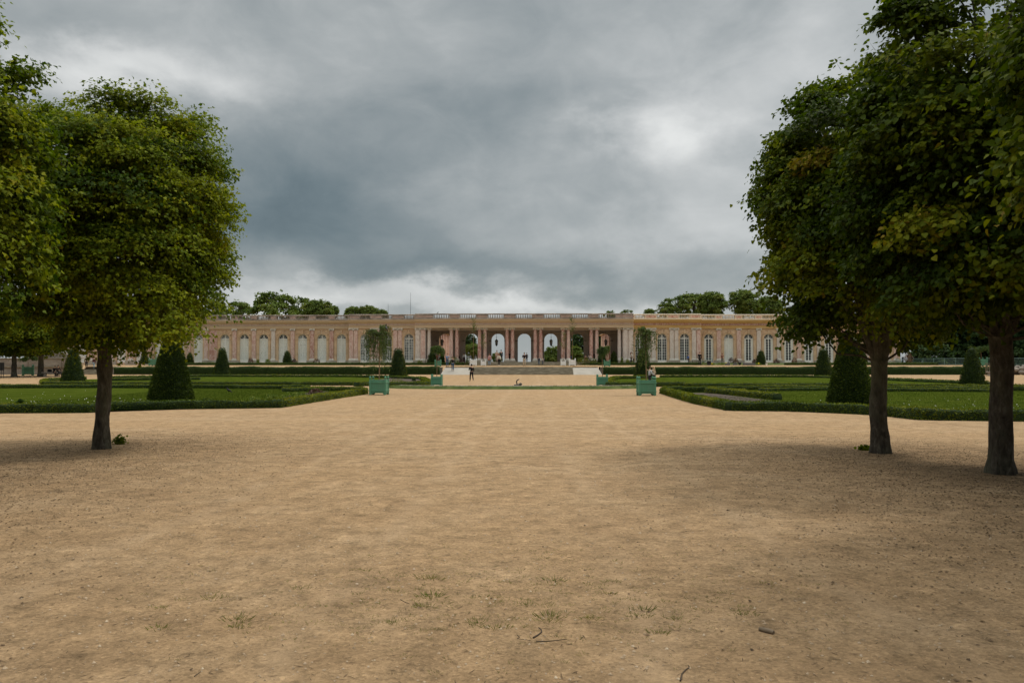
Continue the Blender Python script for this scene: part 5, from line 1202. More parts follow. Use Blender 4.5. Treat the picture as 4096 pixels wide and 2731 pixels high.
    if coat: N_ = [(pel+up((0,0,-.32)),(.17,.14))]+N_; E_ = [(0,1),(1,2),(2,3),(3,4)]
    ci = 3 if coat else 2
    for sd_ in (-1,1):
        sh, el, wr, d2, *_ = J[sd_]; b0 = len(N_)
        if sleeves: N_ += [(sh,.073),(el,.060),(wr,.046)]; E_ += [(ci,b0),(b0,b0+1),(b0+1,b0+2)]
        else: N_ += [(sh,.072),(sh+(el-sh)*.6,.064)]; E_ += [(ci,b0),(b0,b0+1)]
    link_mesh('jacket' if sleeves else 'shirt', skin_mesh('shirt', N_, E_, tm), t_)
    lm_ = cloth(legs); N_ = [(pel+Vector((0,0,.05)),(.14,.108))]; E_ = []
    if skirt: N_ += [(pel+Vector((0,0,-.2)),(.18,.15)),(pel+Vector((0,.02,-.48)),(.22,.19))]; E_ = [(0,1),(1,2)]
    else:
        for sd_ in (-1,1):
            *_, hp, kn, an = J[sd_]; b0 = len(N_); N_ += [(hp,.098),(kn,.072),(an+Vector((0,0,.03)),.062)]; E_ += [(0,b0),(b0,b0+1),(b0+1,b0+2)]
    link_mesh('skirt' if skirt else 'trousers', skin_mesh('trousers', N_, E_, lm_), t_)
    fm_ = MB()
    for sd_ in (-1,1):
        an = J[sd_][6]; fm_.ball(an+Vector((sd_*.008,.055,-.035)), .055, 10, 6, (.8,2.3,.75)); fm_.ball(an+Vector((0,-.01,.0)), .05, 8, 6)
    fm_.build('shoes', cloth(shoes), t_, True)
    hb_ = MB().ball(hd+Vector((0,0,.045))-ft*.022, .104, 12, 8, (.88,1.0,.95))
    if long_hair: hb_.tube([hd+Vector((0,0,.06))-ft*.07, nk2-ft*.085, ch+up((0,-.125,.02))], [.07,.085,.04], 8)
    hb_.build('hair', cloth(hair, .6), t_, True)
    if hat: MB().ball(hd+Vector((0,0,.085))-ft*.01, .105, 12, 6, (.92,1.05,.75)).tube([hd+ft*.06+Vector((0,0,.07)), hd+ft*.17+Vector((0,0,.055))], [.075,.05], 8).build('cap', cloth(hat), t_, True)
    return t_, J, dict(pel=pel, ch=ch, nk=nk)
def carry(name, label, cat, mb, m, host, loc, rz=0):
    """a bag held or worn by a person rests on them and stays a thing of its own"""
    me = mb.mesh(name, m, True); T_ = host
    rot = Matrix.Rotation(T_.rotation_euler.z, 4, 'Z'); o = link_mesh(name, me, None, Vector(T_.location) + rot @ (Vector(loc)*T_.scale[0]), T_.rotation_euler.z); o.scale = T_.scale
    return tag(o, label, cat)
def feet(px, Y): return X(px, Y), Y
BLACK = (.018,.018,.020); JEANS = (.055,.105,.19); HAIRB = (.025,.017,.012)
def pp(label, px, Y, z, face, **k): return person(label, X(px, Y), Y, z, face, **k)
pp('person in black t-shirt and trousers walking away across the gravel toward the steps', 1886, 79.6, gz(79.6), 14, h=1.76, top=(.010,.010,.012), legs=(.010,.010,.012), hair=(.012,.009,.008), sleeves=True, step=.75, arms=((30,6,75),(10,12,60)), shoes=(.10,.09,.09))
q, J_, _ = pp('person in denim jacket and jeans with a backpack, at the top of the left ramp', 1789, 104.0, tz(104)+.01, 205, h=1.74, top=(.16,.25,.40), legs=JEANS, hair=(.16,.09,.05), arms=((30,5,70),(25,5,80)), long_hair=False, fem=True)
carry('backpack', 'dark teal backpack worn by the person in denim', 'backpack', MB().ball((0,0,0), .2, 10, 8, (.85,.55,1.2)).ball((0,-.1,-.08), .12, 8, 6, (.9,.5,.9)), cloth((.03,.055,.065)), q, (0,-.22,1.25))
pp('person in black jacket and blue jeans walking down the left ramp', 1811, 101.7, 1.02, 178, h=1.78, top=BLACK, legs=JEANS, hair=(.10,.05,.03), step=.25, arms=((4,12,14),(-4,12,14)))
q, *_ = pp('person in pink top and pale jeans with an orange bag at the upper steps', 1957.7, 107.3, tz(107.3), 185, h=1.62, top=(.52,.29,.29), legs=(.27,.35,.44), hair=(.10,.035,.02), long_hair=True, fem=True, arms=((10,10,30),(12,10,50)))
carry('shoulder_bag', 'orange shoulder bag of the person in the pink top', 'bag', MB().ball((0,0,0), .13, 10, 8, (1.25,.5,.85)), cloth((.40,.14,.07)), q, (.08,.17,.88))
pp('person in cream white jacket and black trousers walking down at the upper steps', 1996, 107.0, tz(107), 182, h=1.62, top=(.66,.62,.54), legs=BLACK, hair=(.20,.09,.05), long_hair=True, fem=True, step=.3, arms=((10,14,40),(5,16,10)), shoes=(.6,.6,.6))
pp('person in peach top behind the one in the white jacket', 1987.5, 109.8, 2.2, 190, h=1.6, top=(.55,.38,.30), legs=(.42,.30,.25), hair=(.16,.06,.03), fem=True)
pp('person in dark coat turning away beside the one in the white jacket', 2005, 110.2, 2.2, 20, h=1.68, top=(.02,.022,.028), legs=BLACK, hair=HAIRB, coat=True, lean=6, step=.3)
pp('slim person in black leaning between the two columns left of the middle arch', 2038, 113.3, PZ, 60, h=1.5, top=BLACK, legs=BLACK, hair=HAIRB, lean=-8, fem=True)
pp('person in dark jacket and khaki trousers reading something at the top of the steps', 2097, 105.6, tz(105.6), 180, h=1.80, top=(.022,.020,.024), legs=(.50,.40,.28), hair=(.14,.09,.05), arms=((14,8,85),(14,8,85)), shoes=(.10,.06,.04))
pp('person in dark clothes seen from behind in the middle arch', 2106.8, 111.5, PZ, 10, h=1.25, top=(.03,.022,.024), legs=(.03,.022,.024), hair=HAIRB, coat=True)
q, *_ = pp('short person in navy jacket with a backpack, climbing the upper steps', 2155.5, 108.15, 1.80, 2, h=1.06, top=(.02,.023,.03), legs=JEANS, hair=HAIRB, step=.3, arms=((0,14,25),(0,14,25)))
carry('backpack', 'slate backpack on the short person climbing the upper steps', 'backpack', MB().ball((0,0,0), .21, 10, 8, (.9,.55,1.25)), cloth((.045,.055,.075)), q, (0,-.2,1.22))
pp('short person in grey jacket climbing the upper steps beside the backpack wearer', 2170.5, 108.15, 1.80, -6, h=.98, top=(.33,.29,.25), legs=(.06,.08,.12), hair=(.2,.15,.1), lean=12, step=.3)
g = 'people resting or strolling inside the portico'
pp('person in black between the red columns right of the small right white planter', 2264.5, 113.2, PZ, 90, h=1.0, top=BLACK, legs=BLACK, hair=HAIRB, group=g)
pp('person in blue behind the tallest right sapling', 2283.5, 114.6, PZ, 160, h=1.02, top=(.05,.14,.32), legs=BLACK, hair=HAIRB, group=g)
pp('seated person in brown beside the second arch from the right', 2342.5, 110.9, 2.02, 180, h=1.62, top=(.16,.085,.055), legs=(.28,.15,.10), hair=HAIRB, sit=True, arms=((20,8,70),(20,8,70)), group=g)
pp('seated person in white dress on the column base right of the portico', 2359.8, 110.7, 2.05, 170, h=1.66, top=(.62,.52,.49), legs=(.60,.52,.50), hair=HAIRB, sit=True, fem=True, arms=((30,8,80),(40,8,90)), group=g)
pp('dark standing person in shade behind the rear right planter tree', 2378.5, 114.4, PZ, 200, h=1.45, top=BLACK, legs=BLACK, hair=HAIRB, group=g)
pp('dark person glimpsed between the right single column and the pier', 2487.5, 113.4, PZ, 100, h=1.2, top=BLACK, legs=BLACK, hair=HAIRB, group=g)
pp('person in mauve glimpsed between the left pier and the single column', 1704, 113.4, PZ, 180, h=1.2, top=(.16,.10,.14), legs=(.17,.11,.14), hair=HAIRB, fem=True, group=g)
pp('person in red top behind the left terrace planter', 1748.5, 113.2, PZ, 170, h=1.05, top=(.32,.055,.06), legs=BLACK, hair=HAIRB, group=g)
pp('person in white top and dark trousers behind the left terrace planter', 1758.8, 113.2, PZ, 190, h=1.0, top=(.55,.54,.52), legs=BLACK, hair=HAIRB, group=g)
pp('dark person behind the red bush left of the portico', 1837, 112.0, 2.05, 120, h=1.3, top=BLACK, legs=BLACK, hair=HAIRB, lean=20, group=g)
pp('person in white top with dark hat behind the red bush left of the portico', 1856, 112.4, 2.05, 200, h=1.4, top=(.55,.52,.48), legs=BLACK, hair=HAIRB, hat=BLACK, group=g)
pp('person in grey beside the tall left white planter', 1881, 112.8, PZ, 180, h=1.05, top=(.36,.36,.38), legs=(.3,.3,.32), hair=(.3,.25,.2), group=g)
pp('person in pale top glimpsed right of the tall left white planter', 1902.5, 113.0, PZ, 160, h=1.0, top=(.62,.62,.6), legs=(.12,.14,.2), hair=HAIRB, hat=(.6,.6,.58), group=g)
pp('person in white sleeveless top and dark trousers walking before the right pavilion', 2525, 110.4, 1.92, -75, h=1.66, top=(.58,.54,.50), legs=(.03,.028,.03), hair=(.09,.03,.025), long_hair=True, fem=True, sleeves=False, step=.5)
pp('small child in dark clothes beside the person in the white sleeveless top', 2534.3, 110.2, 1.92, -60, h=1.0, top=BLACK, legs=BLACK, hair=HAIRB, step=.5, lean=10)
g = 'gardeners working along the palace flower border'
pp('gardener in bright blue shirt by the right pavilion window', 2755, 110.8, 1.96, 105, h=1.28, top=(.04,.14,.42), legs=(.04,.05,.07), hair=HAIRB, arms=((25,5,20),(25,5,20)), lean=8, group=g)
pp('gardener all in black seen from behind at the border edge', 2799, 108.8, tz(108.8), 8, h=1.84, top=BLACK, legs=BLACK, hair=(.2,.12,.08), coat=True, hat=(.33,.24,.2), group=g)
pp('gardener in rust brown top and grey trousers, arms folded', 2889, 109.9, 1.72, 150, h=1.66, top=(.17,.075,.055), legs=(.20,.20,.18), hair=(.18,.05,.03), long_hair=True, sleeves=False, fem=True, arms=((10,8,95),(10,8,60)), group=g)
pp('gardener in white shirt bending over near the right palace corner', 3612, 111.2, 1.95, -95, h=1.62, top=(.55,.54,.56), legs=BLACK, hair=HAIRB, lean=72, arms=((60,6,20),(60,6,25)), group=g)
pp('person in pale blue shirt behind the front right planter, facing a companion', 2598.5, 63.9, gz(63.9), -62, h=1.60, top=(.52,.55,.60), legs=(.05,.05,.06), hair=(.05,.03,.02), head_turn=10, arms=((40,8,60),(20,8,40)))
pp('person with long blond hair in a beige coat behind the front right planter', 2616, 63.9, gz(63.9), 62, h=1.64, top=(.52,.43,.32), legs=(.05,.045,.04), hair=(.48,.36,.22), long_hair=True, fem=True, coat=False, lean=6, arms=((70,10,60),(-15,30,70)))
pp('person in yellow and black top on the far left stairs', 345.5, 104.2, 1.30, 200, h=1.66, top=(.22,.15,.04), legs=BLACK, hair=HAIRB, step=.4)
pp('person in maroon top and light blue jeans on the far left stairs beside the trunk', 376, 103.4, 1.15, 160, h=1.72, top=(.10,.04,.04), legs=(.30,.42,.52), hair=HAIRB, step=.4, shoes=(.6,.6,.6))
yb_ = 92.5; gzb = gz(yb_); g = 'people sitting on the far left stone bench'
def bench(label, px, Y, wd, rz=0):
    t_ = empty('stone_bench', (X(px, Y), Y, gz(Y)), rz); tag(t_, label, 'bench', 'stone benches by the garden walls')
    MB().bbox(-wd/2, wd/2, -.24, .24, .42, .54, .025).build('seat', M['wallstone'], t_)
    for s2 in (-1,1):
        b = MB(); xx = s2*wd*.32; pts = [(-.2,0),(.2,0),(.2,.06),(.13,.12),(.12,.3),(.17,.42),(-.17,.42),(-.12,.3),(-.13,.12),(-.2,.06)]
        b.add([(xx-.11,y,z) for y,z in pts]+[(xx+.11,y,z) for y,z in pts], [tuple(range(10)), tuple(range(19,9,-1))]+[((i+1)%10,i,10+i,10+(i+1)%10) for i in range(10)]); b.build('leg', M['wallstone'], t_)
    return t_
bench('backless stone bench at the far left with dark-clothed people sitting on it', 203, yb_, 2.0)
pp('person in black coat sitting on the stone bench, left one', 216, yb_-.05, gzb+.03, -112, h=1.75, top=BLACK, legs=BLACK, hair=(.2,.17,.14), sit=True, lean=14, arms=((30,5,40),(30,5,40)), coat=False, group=g)
pp('person in brown coat sitting on the stone bench, right one', 230, yb_+.1, gzb+.03, -112, h=1.78, top=(.045,.032,.026), legs=BLACK, hair=(.08,.06,.05), sit=True, lean=10, arms=((40,5,60),(40,5,60)), group=g)
carry('black_bag', 'black bag standing on the left end of the stone bench', 'bag', MB().bbox(-.22,.22,-.15,.15,0,.34,.06), cloth(BLACK), empty('h', (0,0,0)), (X(199,yb_), yb_, gzb+.54))
bpy.data.objects.remove(bpy.data.objects['h'])
bench('pale stone bench at the far right, half behind the right-edge trunk', 3972, 96, 1.5)

# ------------------------------------------------------------------ birds
def bird(label, loc, rz, s_, belly=None, upright=.35, name='bird', group='birds in the garden'):
    t_ = empty(name, loc, rz); t_.scale = (s_,)*3; tag(t_, label, 'bird', group); q = Matrix.Rotation(-upright, 3, 'Y')
    blk = cloth((.014,.014,.016), .5); b = MB(); V_ = lambda *a: tuple(q @ Vector(a) + Vector((0,0,.2)))
    path = [V_(-.19,0,-.03),V_(-.12,0,0),V_(-.02,0,.01),V_(.09,0,.03),V_(.15,0,.075),V_(.18,0,.125),V_(.215,0,.14)]
    b.tube(path, [.02,.06,.088,.075,.052,.05,.03], 10); b.ball(V_(.185,0,.135), .05, 10, 7); b.build('body', blk, t_, True)
    MB().tube([V_(.225,0,.14),V_(.265,0,.132),V_(.29,0,.12)], [.018,.012,.003], 7).build('beak', blk, t_, True)
    MB().tube([V_(-.15,0,-.02),V_(-.33,0,-.05)], [.035,.03], 6).build('tail', blk, t_, True)
    for s2 in (-1,1): MB().ball(V_(-.05,s2*.075,.015), .07, 10, 6, (2.1,.35,.8), q).build('wing', blk if belly is None else cloth(belly), t_, True)
    for s2 in (-1,1): MB().tube([(-.01,s2*.03,.14),(.0,s2*.03,.05),(.01,s2*.03,0),(.06,s2*.03,.003)], [.016,.009,.008,.006], 5).build('leg', blk, t_)
cx_, cy_ = gnd(914, 1571); bird('black crow standing on the left lawn', (cx_, cy_, .01), R(180), .75)
bird('black and white magpie perched on top of the front left weeping tree', (px1_+.42, py1_-.2, 3.72), R(180), .66, (.25,.25,.26), 1.0)
p_ = at(1751, 1250, 111.3); bird('tiny dark pigeon on the portico balustrade left of the middle', (p_[0], 111.3, 8.97), R(0), .6, (.12,.12,.13), .4)

# ------------------------------------------------------------------ fence, gear, stakes at the sides
def fence_seg(label, pts, group):
    t_ = empty('metal_fence', (pts[0][0], pts[0][1], 1.70)); O = Vector(t_.location); tag(t_, label, 'fence', group); b = MB(); ba = MB()
    for (xa_, ya_), (xb_, yb2) in zip(pts, pts[1:]):
        A, B = Vector((xa_,ya_,1.70))-O, Vector((xb_,yb2,1.70))-O; L = (B-A).length
        for z in (.12, .95): b.tube([A+Vector((0,0,z)), B+Vector((0,0,z))], .022, 6)
        for i in range(int(L/.14)): q0 = A.lerp(B, i*.14/L); ba.tube([q0+Vector((0,0,.12)), q0+Vector((0,0,.95))], .011, 4)
        m = max(1, int(L/1.6))
        for i in range(m+1):
            q0 = A.lerp(B, i/m); pm = MB().tube([q0+Vector((0,0,-.15)), q0+Vector((0,0,1.0))], .03, 6).tube([q0+Vector((0,.02,.5)), q0+Vector((.18,.32,-.05))], .018, 5); pm.build('post', M['fence'], t_)
    b.build('rails', M['fence'], t_); ba.build('bars', M['fence'], t_)
FG = 'teal metal railings at the right end of the terrace'
fence_seg('long teal railing running from the palace corner to the slim yew on the right', [(X(3652,113), 113), (X(3868,105.5), 105.5), (X(3905,104.9),104.9)], FG)
fence_seg('teal railing right of the far green planter, behind the right-edge trunk', [(X(3948,104.9),104.9), (X(4300,104.9),104.9)], FG)
fence_seg('short grey stair railing at the right palace corner by the bending gardener', [(X(3584,112.4),112.4), (X(3607,110.4),110.4)], FG)
shrub('tall brown dried columnar shrub beside the bending gardener at the right palace corner', 3636, 111, 1.8, 1.1, 1.6, 'shrub_red', 95, .13, 420, 'shrub', 'columnar_shrub', None, .9)
t_ = empty('wooden_ladder', (X(3641,109.6), 109.6, 1.75)); tag(t_, 'wooden tripod ladder of poles leaning at the brown shrub', 'ladder')
for q in ((-.25,.0),(.3,.05),(.05,.5)): MB().tube([(q[0],q[1],0),(-.05,.2,1.55)], .028, 6).build('pole', M['wood'], t_)
for k in range(4): MB().tube([(-.25+.2*(k+1)/6, .03*k, .28*(k+1)), (.3-.3*(k+1)/6, .05+.03*k, .28*(k+1))], .016, 5).build('rung', M['wood'], t_)
for i, px in enumerate((3943.5, 3950, 3957)):
    y_ = 96.4; MB_ = MB().tube([(0,0,-.1),(.01,0,1.55)], [.05,.045], 7); o = MB_.build('wooden_stake', M['wood'], None, True, (X(px,y_), y_, gz(y_)))
    tag(o, ['left one of three upright wooden stakes at the far right','middle one of three upright wooden stakes at the far right','right one of three upright wooden stakes beside the pale stone bench'][i], 'stake', 'wooden stakes before the tall hedge at the far right')
b = MB(); rg = random.Random(8)
for k in range(46): b.ball((rg.uniform(-2,2.6), rg.uniform(-.5,.5), rg.uniform(.1,1.15)), rg.uniform(.2,.38), 8, 6, (1.3,.9,.8))
o = b.build('rubble_wall', M['wallstone'], None, True, (X(4098,100), 100.5, .5)); tag(o, 'rough rubble stone wall at the far right edge behind the trunk', 'wall')
for i, px in enumerate((246, 252.5)):
    o = MB().tube([(0,0,-.1),(0,0,1.95)], .035, 6).build('wooden_stake', M['wood'], None, False, (X(px,93.4), 93.4, gz(93.4))); tag(o, ['left one of two thin upright poles by the seated people','right one of two thin upright poles, next to the slim yew'][i], 'stake', 'thin poles beside the far left bench')
t_ = empty('notice_board', (X(8,88), 88, gz(88))); tag(t_, 'dark board on two posts at the far left edge, seen from behind', 'board')
MB().bbox(-.55,.25,-.03,.03,.85,1.75,.01).build('panel', M['iron'], t_)
for x_ in (-.05, .2): MB().bbox(x_-.03,x_+.03,-.075,-.031,-.05,1.6,.005).build('post', M['iron'], t_)
# gardeners' gear
def rails(label, px0, px1, Y, z, h, name, cat, m):
    t_ = empty(name, (X(px0,Y), Y, z)); tag(t_, label, cat); L = X(px1,Y)-X(px0,Y)
    for x_ in (0, L): MB().tube([(x_,0,0),(x_,0,h)], .022, 6).tube([(x_-.0,.55,0),(x_,.0,h*.9)], .018, 6).build('leg', m, t_)
    for z_ in (h*.55, h): MB().tube([(0,0,z_),(L,0,z_)], .022, 6).build('bar', m, t_)
rails('low grey metal trestle left of the gardener in black', 2770, 2789, 109.9, 1.9, .55, 'work_trestle', 'trestle', M['iron'])
rails('long low pale metal barrier right of the gardener in black', 2810, 2850, 109.9, 1.9, .72, 'work_barrier', 'barrier', M['fence'])
pot = MB().lathe([(.15,0),(.2,.34),(.22,.34),(.22,.40),(.19,.40),(.18,.33),(.02,.32)], n=14).mesh('pot', cloth((.03,.033,.036), .6), True)
crate = MB().bbox(-.28,.28,-.2,.2,0,.22,.02).bbox(-.24,.24,-.16,.16,.221,.25,.01).mesh('crate', cloth((.11,.115,.12), .7))
for i, (px, s2, kd, lb) in enumerate([(2836,1.5,0,'largest black plant pot by the gardeners'),(2910,1.15,1,'grey crate below the gardener in rust brown'),(2941,1.0,1,'dark crate left of the small pot on the border edge'),(2959,1.0,0,'small black pot on the border edge'),(2984,1.3,1,'wide dark tray left of the rounded right yew'),(3003,1.3,1,'wide dark tray right beside another tray left of the rounded yew'),(3012,1.0,1,'grey crate at the foot of the purple shrub by the rounded right yew')]):
    o = link_mesh('plant_pot' if kd == 0 else 'garden_crate', pot if kd == 0 else crate, None, (X(px,108.9), 108.9, tz(108.9))); o.scale = (s2,)*3
    tag(o, lb, 'pot' if kd == 0 else 'crate', 'pots and crates of the gardeners')
for i, (px, lb) in enumerate([(2820,'clump of green plants waiting behind the gardener in black'),(2848,'low green plants right of the largest black pot'),(2880,'green plants at the feet of the gardener in rust brown'),(2898,'low plants left of the grey crate'),(3035,'low plants before the rounded right yew')]):
    shrub(lb, px, 109.2, tz(109.2), .9, .35 if i else .6, 'leaf_far', 110+i, .11, 130, 'plant', 'bed_plant', 'plants being set out by the gardeners', .45)
yel = cloth((.75,.62,.04))
for i, (px, z_, lb) in enumerate([(2838,2.05,'yellow flower sign above the largest black pot, upper one'),(2848,1.95,'yellow flower by the largest black pot, lower one'),(2904,2.0,'yellow flower right of the gardener in rust brown'),(3035,1.98,'yellow flower in front of the rounded right yew')]):
    t_ = empty('yellow_flower', (X(px,108.95), 108.95, z_)); tag(t_, lb, 'flower', 'yellow flowers among the gardeners plants')
    b = MB()
    for k in range(6): a = k*math.pi/3; b.ball((.055*math.cos(a),-.01,.055*math.sin(a)), .055, 7, 5, (1,.5,1))
    b.build('petals', yel, t_, True); MB().tube([(0,0,-.04),(0,0,-.3)], .008, 4).build('stem', M['twig'], t_)
o = MB().lathe([(.10,0),(.15,.26),(.16,.26),(.14,.25),(.02,.23)], n=14).build('white_bucket', M['whitebox'], None, True, (X(3066,109), 109, tz(109))); tag(o, 'white bucket just right of the rounded right yew', 'bucket')

# ------------------------------------------------------------------ foreground: tufts, litter, sticks
def litter(name, label, cat, n, fx, size, mat, tmpl, flat_=True, tone=(.5,.25)):
    P_ = fx(n); n = len(P_); rng = np.random.default_rng(len(name)+n)
    p = np.concatenate([P_, np.full((n,1), .004)], 1) + np.array([0,0,1])*rng.uniform(0,.004,n)[:,None]
    a = rng.uniform(0,6.283,n); tip = np.stack([np.cos(a),np.sin(a),rng.normal(0,.10,n)],1); nor = unit(rng.normal(size=(n,3))*.22+np.array([0,0,1]))
    V, Fc, k = leaves(tmpl, p, tip, nor, size*rng.uniform(.4,1.5,n))
    V[:,2] = np.maximum(V[:,2], .002)
    tag(link_mesh(name, np_mesh(name, V, [Fc], mat, np.repeat(np.clip(rng.normal(tone[0],tone[1],n),0,1),k))), label, cat, None, 'stuff')
rl = np.random.default_rng(77)
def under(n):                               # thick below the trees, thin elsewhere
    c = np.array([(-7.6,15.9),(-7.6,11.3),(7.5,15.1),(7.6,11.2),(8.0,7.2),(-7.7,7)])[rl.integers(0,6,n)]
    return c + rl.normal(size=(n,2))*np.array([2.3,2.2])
def wide(n):
    d = 2.9*(30/2.9)**rl.random(n); return np.stack([1.1+rl.uniform(-.75,.72,n)*d, d], 1)
litter('dead_leaves', 'dead leaves and bits under the foreground trees, thickened to deepen the shade', 'leaf litter', 52000, under, .024, M['litter'], LENS)  # real litter, its dark pieces multiplied to deepen shade under the crowns
litter('debris', 'bits of bark and leaf stems scattered over the gravel', 'leaf litter', 7000, wide, .045, M['litter'], ([(0,0),(.05,.5),(0,1),(-.05,.5)], [(0,1,2,3)]), tone=(.3,.25))
def pebbles(n):
    rng = np.random.default_rng(5); d = 2.8*(16/2.8)**rng.random(n); V = []; Fc = []; x = 1.1+rng.uniform(-.75,.72,n)*d
    base = np.array([(1,0,0),(0,1,0),(-1,0,0),(0,-1,0),(0,0,.8),(0,0,-.4)]); fb = np.array([(0,1,4),(1,2,4),(2,3,4),(3,0,4)])
    r = (.003+.008*rng.random(n)**3)*(1+d*.05); a = rng.uniform(0,6.28,n)
    B = base[None]*r[:,None,None]*rng.uniform(.6,1.4,(n,1,3)); ca, sa = np.cos(a)[:,None], np.sin(a)[:,None]
    Vx = B[...,0]*ca-B[...,1]*sa+x[:,None]; Vy = B[...,0]*sa+B[...,1]*ca+d[:,None]; V = np.stack([Vx,Vy,B[...,2]+.002],-1).reshape(-1,3)
    Fc = (fb[None]+(np.arange(n)*6)[:,None,None]).reshape(-1,3)
    m = nmat('pebble_stone', [(.3,(.18,.13,.08)),(.5,(.31,.23,.15)),(.7,(.44,.36,.26))], 31, 2, .9, 0)
    tag(link_mesh('pebbles', np_mesh('pebbles', V, [Fc], m)), 'small loose pebbles scattered over the near gravel', 'pebbles', None, 'stuff')
pebbles(7000)
TUFTS = [(990,1328,1.5),(990,1370,1.5),(545,1422,1.1),(537,1440,1.0),(485,1374,1.0),(372,1442,1.0),(364,1396,.8),(1700,1411,.7),(1718,1405,.7),(1688,1402,.6),(1732,1412,.6),(1705,1394,.7),(1268,1333,1.1),(1265,1415,1.2),(1255,1425,1.0),(1350,1418,.9),(1140,1440,1.0),(1480,1400,1.1),(1468,1413,.9),(1555,1420,.9),(970,1392,1.0),(905,1430,.9),(1100,1430,1.0),(1210,1388,.9),(1400,1363,.8),(690,1350,.8),(1515,1452,1.0),(1410,1335,.7),(840,1310,.7),(905,1355,.7)]
def tufts():
    rng = np.random.default_rng(31); P_ = []
    for px, py, s2 in TUFTS:
        x_, y_ = gnd(px*1.7415, py*1.7415); P_.append((x_, y_, min(s2, 1.2)*1.05, int(36*s2)))
    for i in range(900):
        px = rng.normal(1200, 300); py = np.clip(rng.normal(1370, 62), 1200, 1545)
        if rng.random() < .25: px = rng.uniform(250, 1900)
        x_, y_ = gnd(px*1.7415, py*1.7415); P_.append((x_, y_, rng.uniform(.25,.7), int(rng.uniform(4,13))))
    p = []; tip = []; sz = []; tn = []
    for x_, y_, s2, n in P_:
        bt = rng.uniform(.3,.9)
        for k in range(n):
            a = rng.uniform(0,6.283); r = rng.uniform(0,.06)*s2; p.append((x_+r*math.cos(a)*1.6, y_+r*math.sin(a), 0)); tip.append((math.cos(a)*rng.uniform(.2,1.6), math.sin(a)*rng.uniform(.2,1.3), .7)); sz.append(.033*s2*rng.uniform(.5,1.3)); tn.append(np.clip(bt+rng.normal(0,.18),0,1))
    p = np.array(p); n = len(p); V, Fc, k = leaves(([(-.05,0),(.05,0),(.04,.5),(0,1),(-.04,.5)], [(0,1,2,3,4)]), p, np.array(tip), unit(rng.normal(size=(n,3))+np.array([0,-1,.5])), np.array(sz))
    tag(link_mesh('grass', np_mesh('grass', V, [Fc], M['grass_blade'], np.repeat(np.array(tn),k))), 'small grass tufts sprouting through the gravel in the foreground', 'grass', None, 'stuff')
tufts()
def fringe(poly, n, seed, lo=.03, hi=.09, white=.0, lab='', cat='grass', nm='grass'):   # blades over a lawn
    rng = np.random.default_rng(seed); q = np.array(poly); x0, y0 = q.min(0); x1, y1 = q.max(0); pts = rng.uniform((x0,y0),(x1,y1),(n,2)); ins = np.zeros(n, bool); j = len(q)-1
    for i in range(len(q)):
        c = ((q[i,1] > pts[:,1]) != (q[j,1] > pts[:,1])) & (pts[:,0] < (q[j,0]-q[i,0])*(pts[:,1]-q[i,1])/(q[j,1]-q[i,1]+1e-12)+q[i,0]); ins ^= c; j = i
    pts = pts[ins]; n = len(pts); p = np.concatenate([pts, np.full((n,1), .012)], 1); wv = Wave(rng, .9)
    V, Fc, k = leaves(([(-.05,0),(.05,0),(.04,.5),(0,1),(-.04,.5)], [(0,1,2,3,4)]), p, rng.normal(size=(n,3))*.5+np.array([0,0,.9]), unit(rng.normal(size=(n,3))+np.array([0,-1,.3])), rng.uniform(lo,hi,n))
    tag(link_mesh(nm, np_mesh(nm, V, [Fc], M['lawn_blade'], np.repeat(np.clip(.45+.2*wv(p)+rng.normal(0,.2,n),0,1),k))), lab, cat, None, 'stuff')
M['lawn_blade'] = leaf_mat('lawn_blade', [(0,(.022,.042,.005)),(.5,(.048,.076,.009)),(1,(.090,.112,.018))], .2, 1, 0)
LP = LF + G((1290,1562),(1240,1557),(800,1553),(0,1553),(-100,1553)); RP = RF + G((4150,1564),(3564,1561),(3030,1559),(2905,1560),(3000,1592))
fringe([p for p in LP if p[0] > -30], 60000, 1, lab='blades of grass on the left near lawn'); fringe(RP, 60000, 2, lab='blades of grass on the right near lawn')
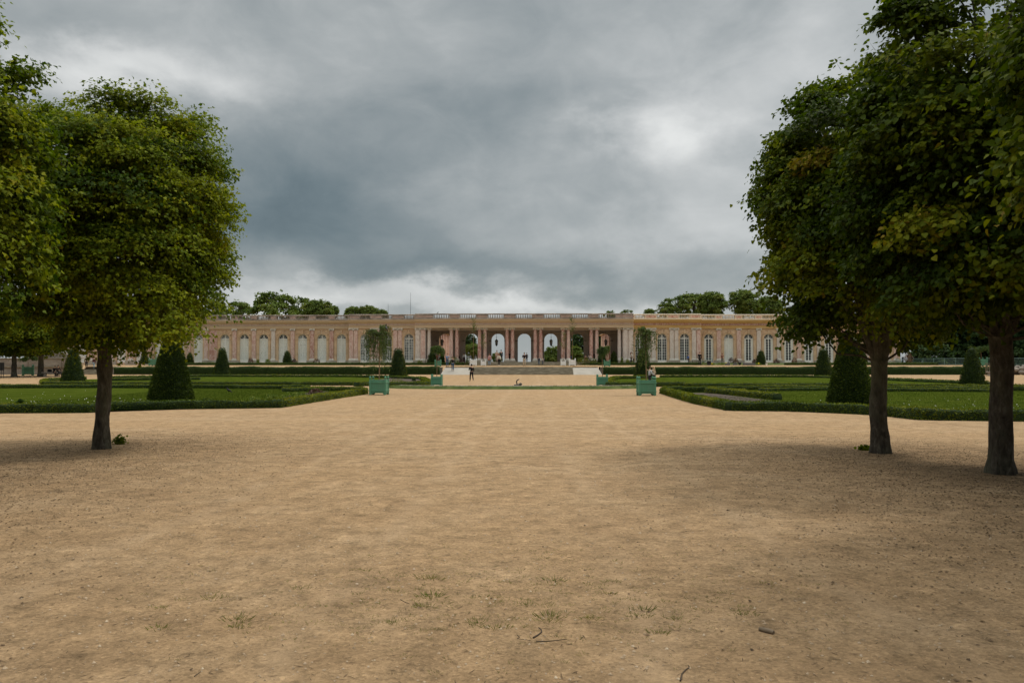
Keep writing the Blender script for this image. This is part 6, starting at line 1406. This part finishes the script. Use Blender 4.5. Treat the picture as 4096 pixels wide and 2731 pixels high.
# white clover on the lawns
rng = np.random.default_rng(12); pc = np.array([gnd(*q) for q in zip(np.concatenate([rng.uniform(0,700,240),rng.uniform(3000,4090,130)]), np.concatenate([1635-np.abs(rng.normal(0,24,240)),1640-np.abs(rng.normal(0,30,130))]))])
n = len(pc); V, Fc, k = leaves(CLUMP, np.concatenate([pc, np.full((n,1),.07)],1), rng.normal(size=(n,3)), unit(rng.normal(size=(n,3))+np.array([0,-.6,.6])), rng.uniform(.018,.04,n))
tag(link_mesh('clover_flowers', np_mesh('clover_flowers', V, [Fc], cloth((.6,.6,.56)))), 'tiny white clover flowers dotted over the near lawns', 'flowers', None, 'stuff')
def stick(label, pts, r, m='twig', name='fallen_stick', n=7, cat='stick', grp='sticks lying on the near gravel'):
    q = [gnd(*p) for p in pts]; o = q[0]; rs = [.42*r*(1-.55*i/(len(q)-1)) for i in range(len(q))] if not hasattr(r,'__len__') else [.42*v for v in r]
    ob = MB().tube([(x-o[0], y-o[1], rs[i]*.8) for i,(x,y) in enumerate(q)], rs, n).build(name, M[m], None, True, (o[0],o[1],0)); tag(ob, label, cat, grp)
S2 = lambda x, y: (1900+x/1.68, 2150+y/1.68)
stick('long straight twig lying right of the curved stick', [S2(412,700),S2(480,697),S2(550,690),S2(618,680)], .009)
stick('thick curved stick with a bent upper end on the near gravel', [S2(392,675),S2(425,655),S2(447,636),S2(445,618),S2(428,604)], .014)
stick('thin forked twig left of the curved stick', [S2(285,655),S2(300,668),S2(283,677),S2(330,684),S2(375,688)], .006)
stick('bent root-like stick near the bottom edge of the photo', [S2(1380,965),S2(1392,915),S2(1420,885),S2(1442,872),S2(1432,856)], .012)
stick('thin straight twig at the lower left of the near gravel', [(600+322/1.81,2150+1004/1.81),(600+375/1.81,2150+963/1.81)], .007)
stick('short twig between the grass tufts at the centre', [(600+1812/1.81,2150+448/1.81),(600+1845/1.81,2150+465/1.81),(600+1882/1.81,2150+478/1.81)], .006)
stick('short stout piece of log lying on the right foreground gravel', [S2(1913,622),S2(1945,632),S2(1980,640),S2(2008,647)], [.030,.036,.036,.031], 'wood', 'log_piece', 10, 'log', None)
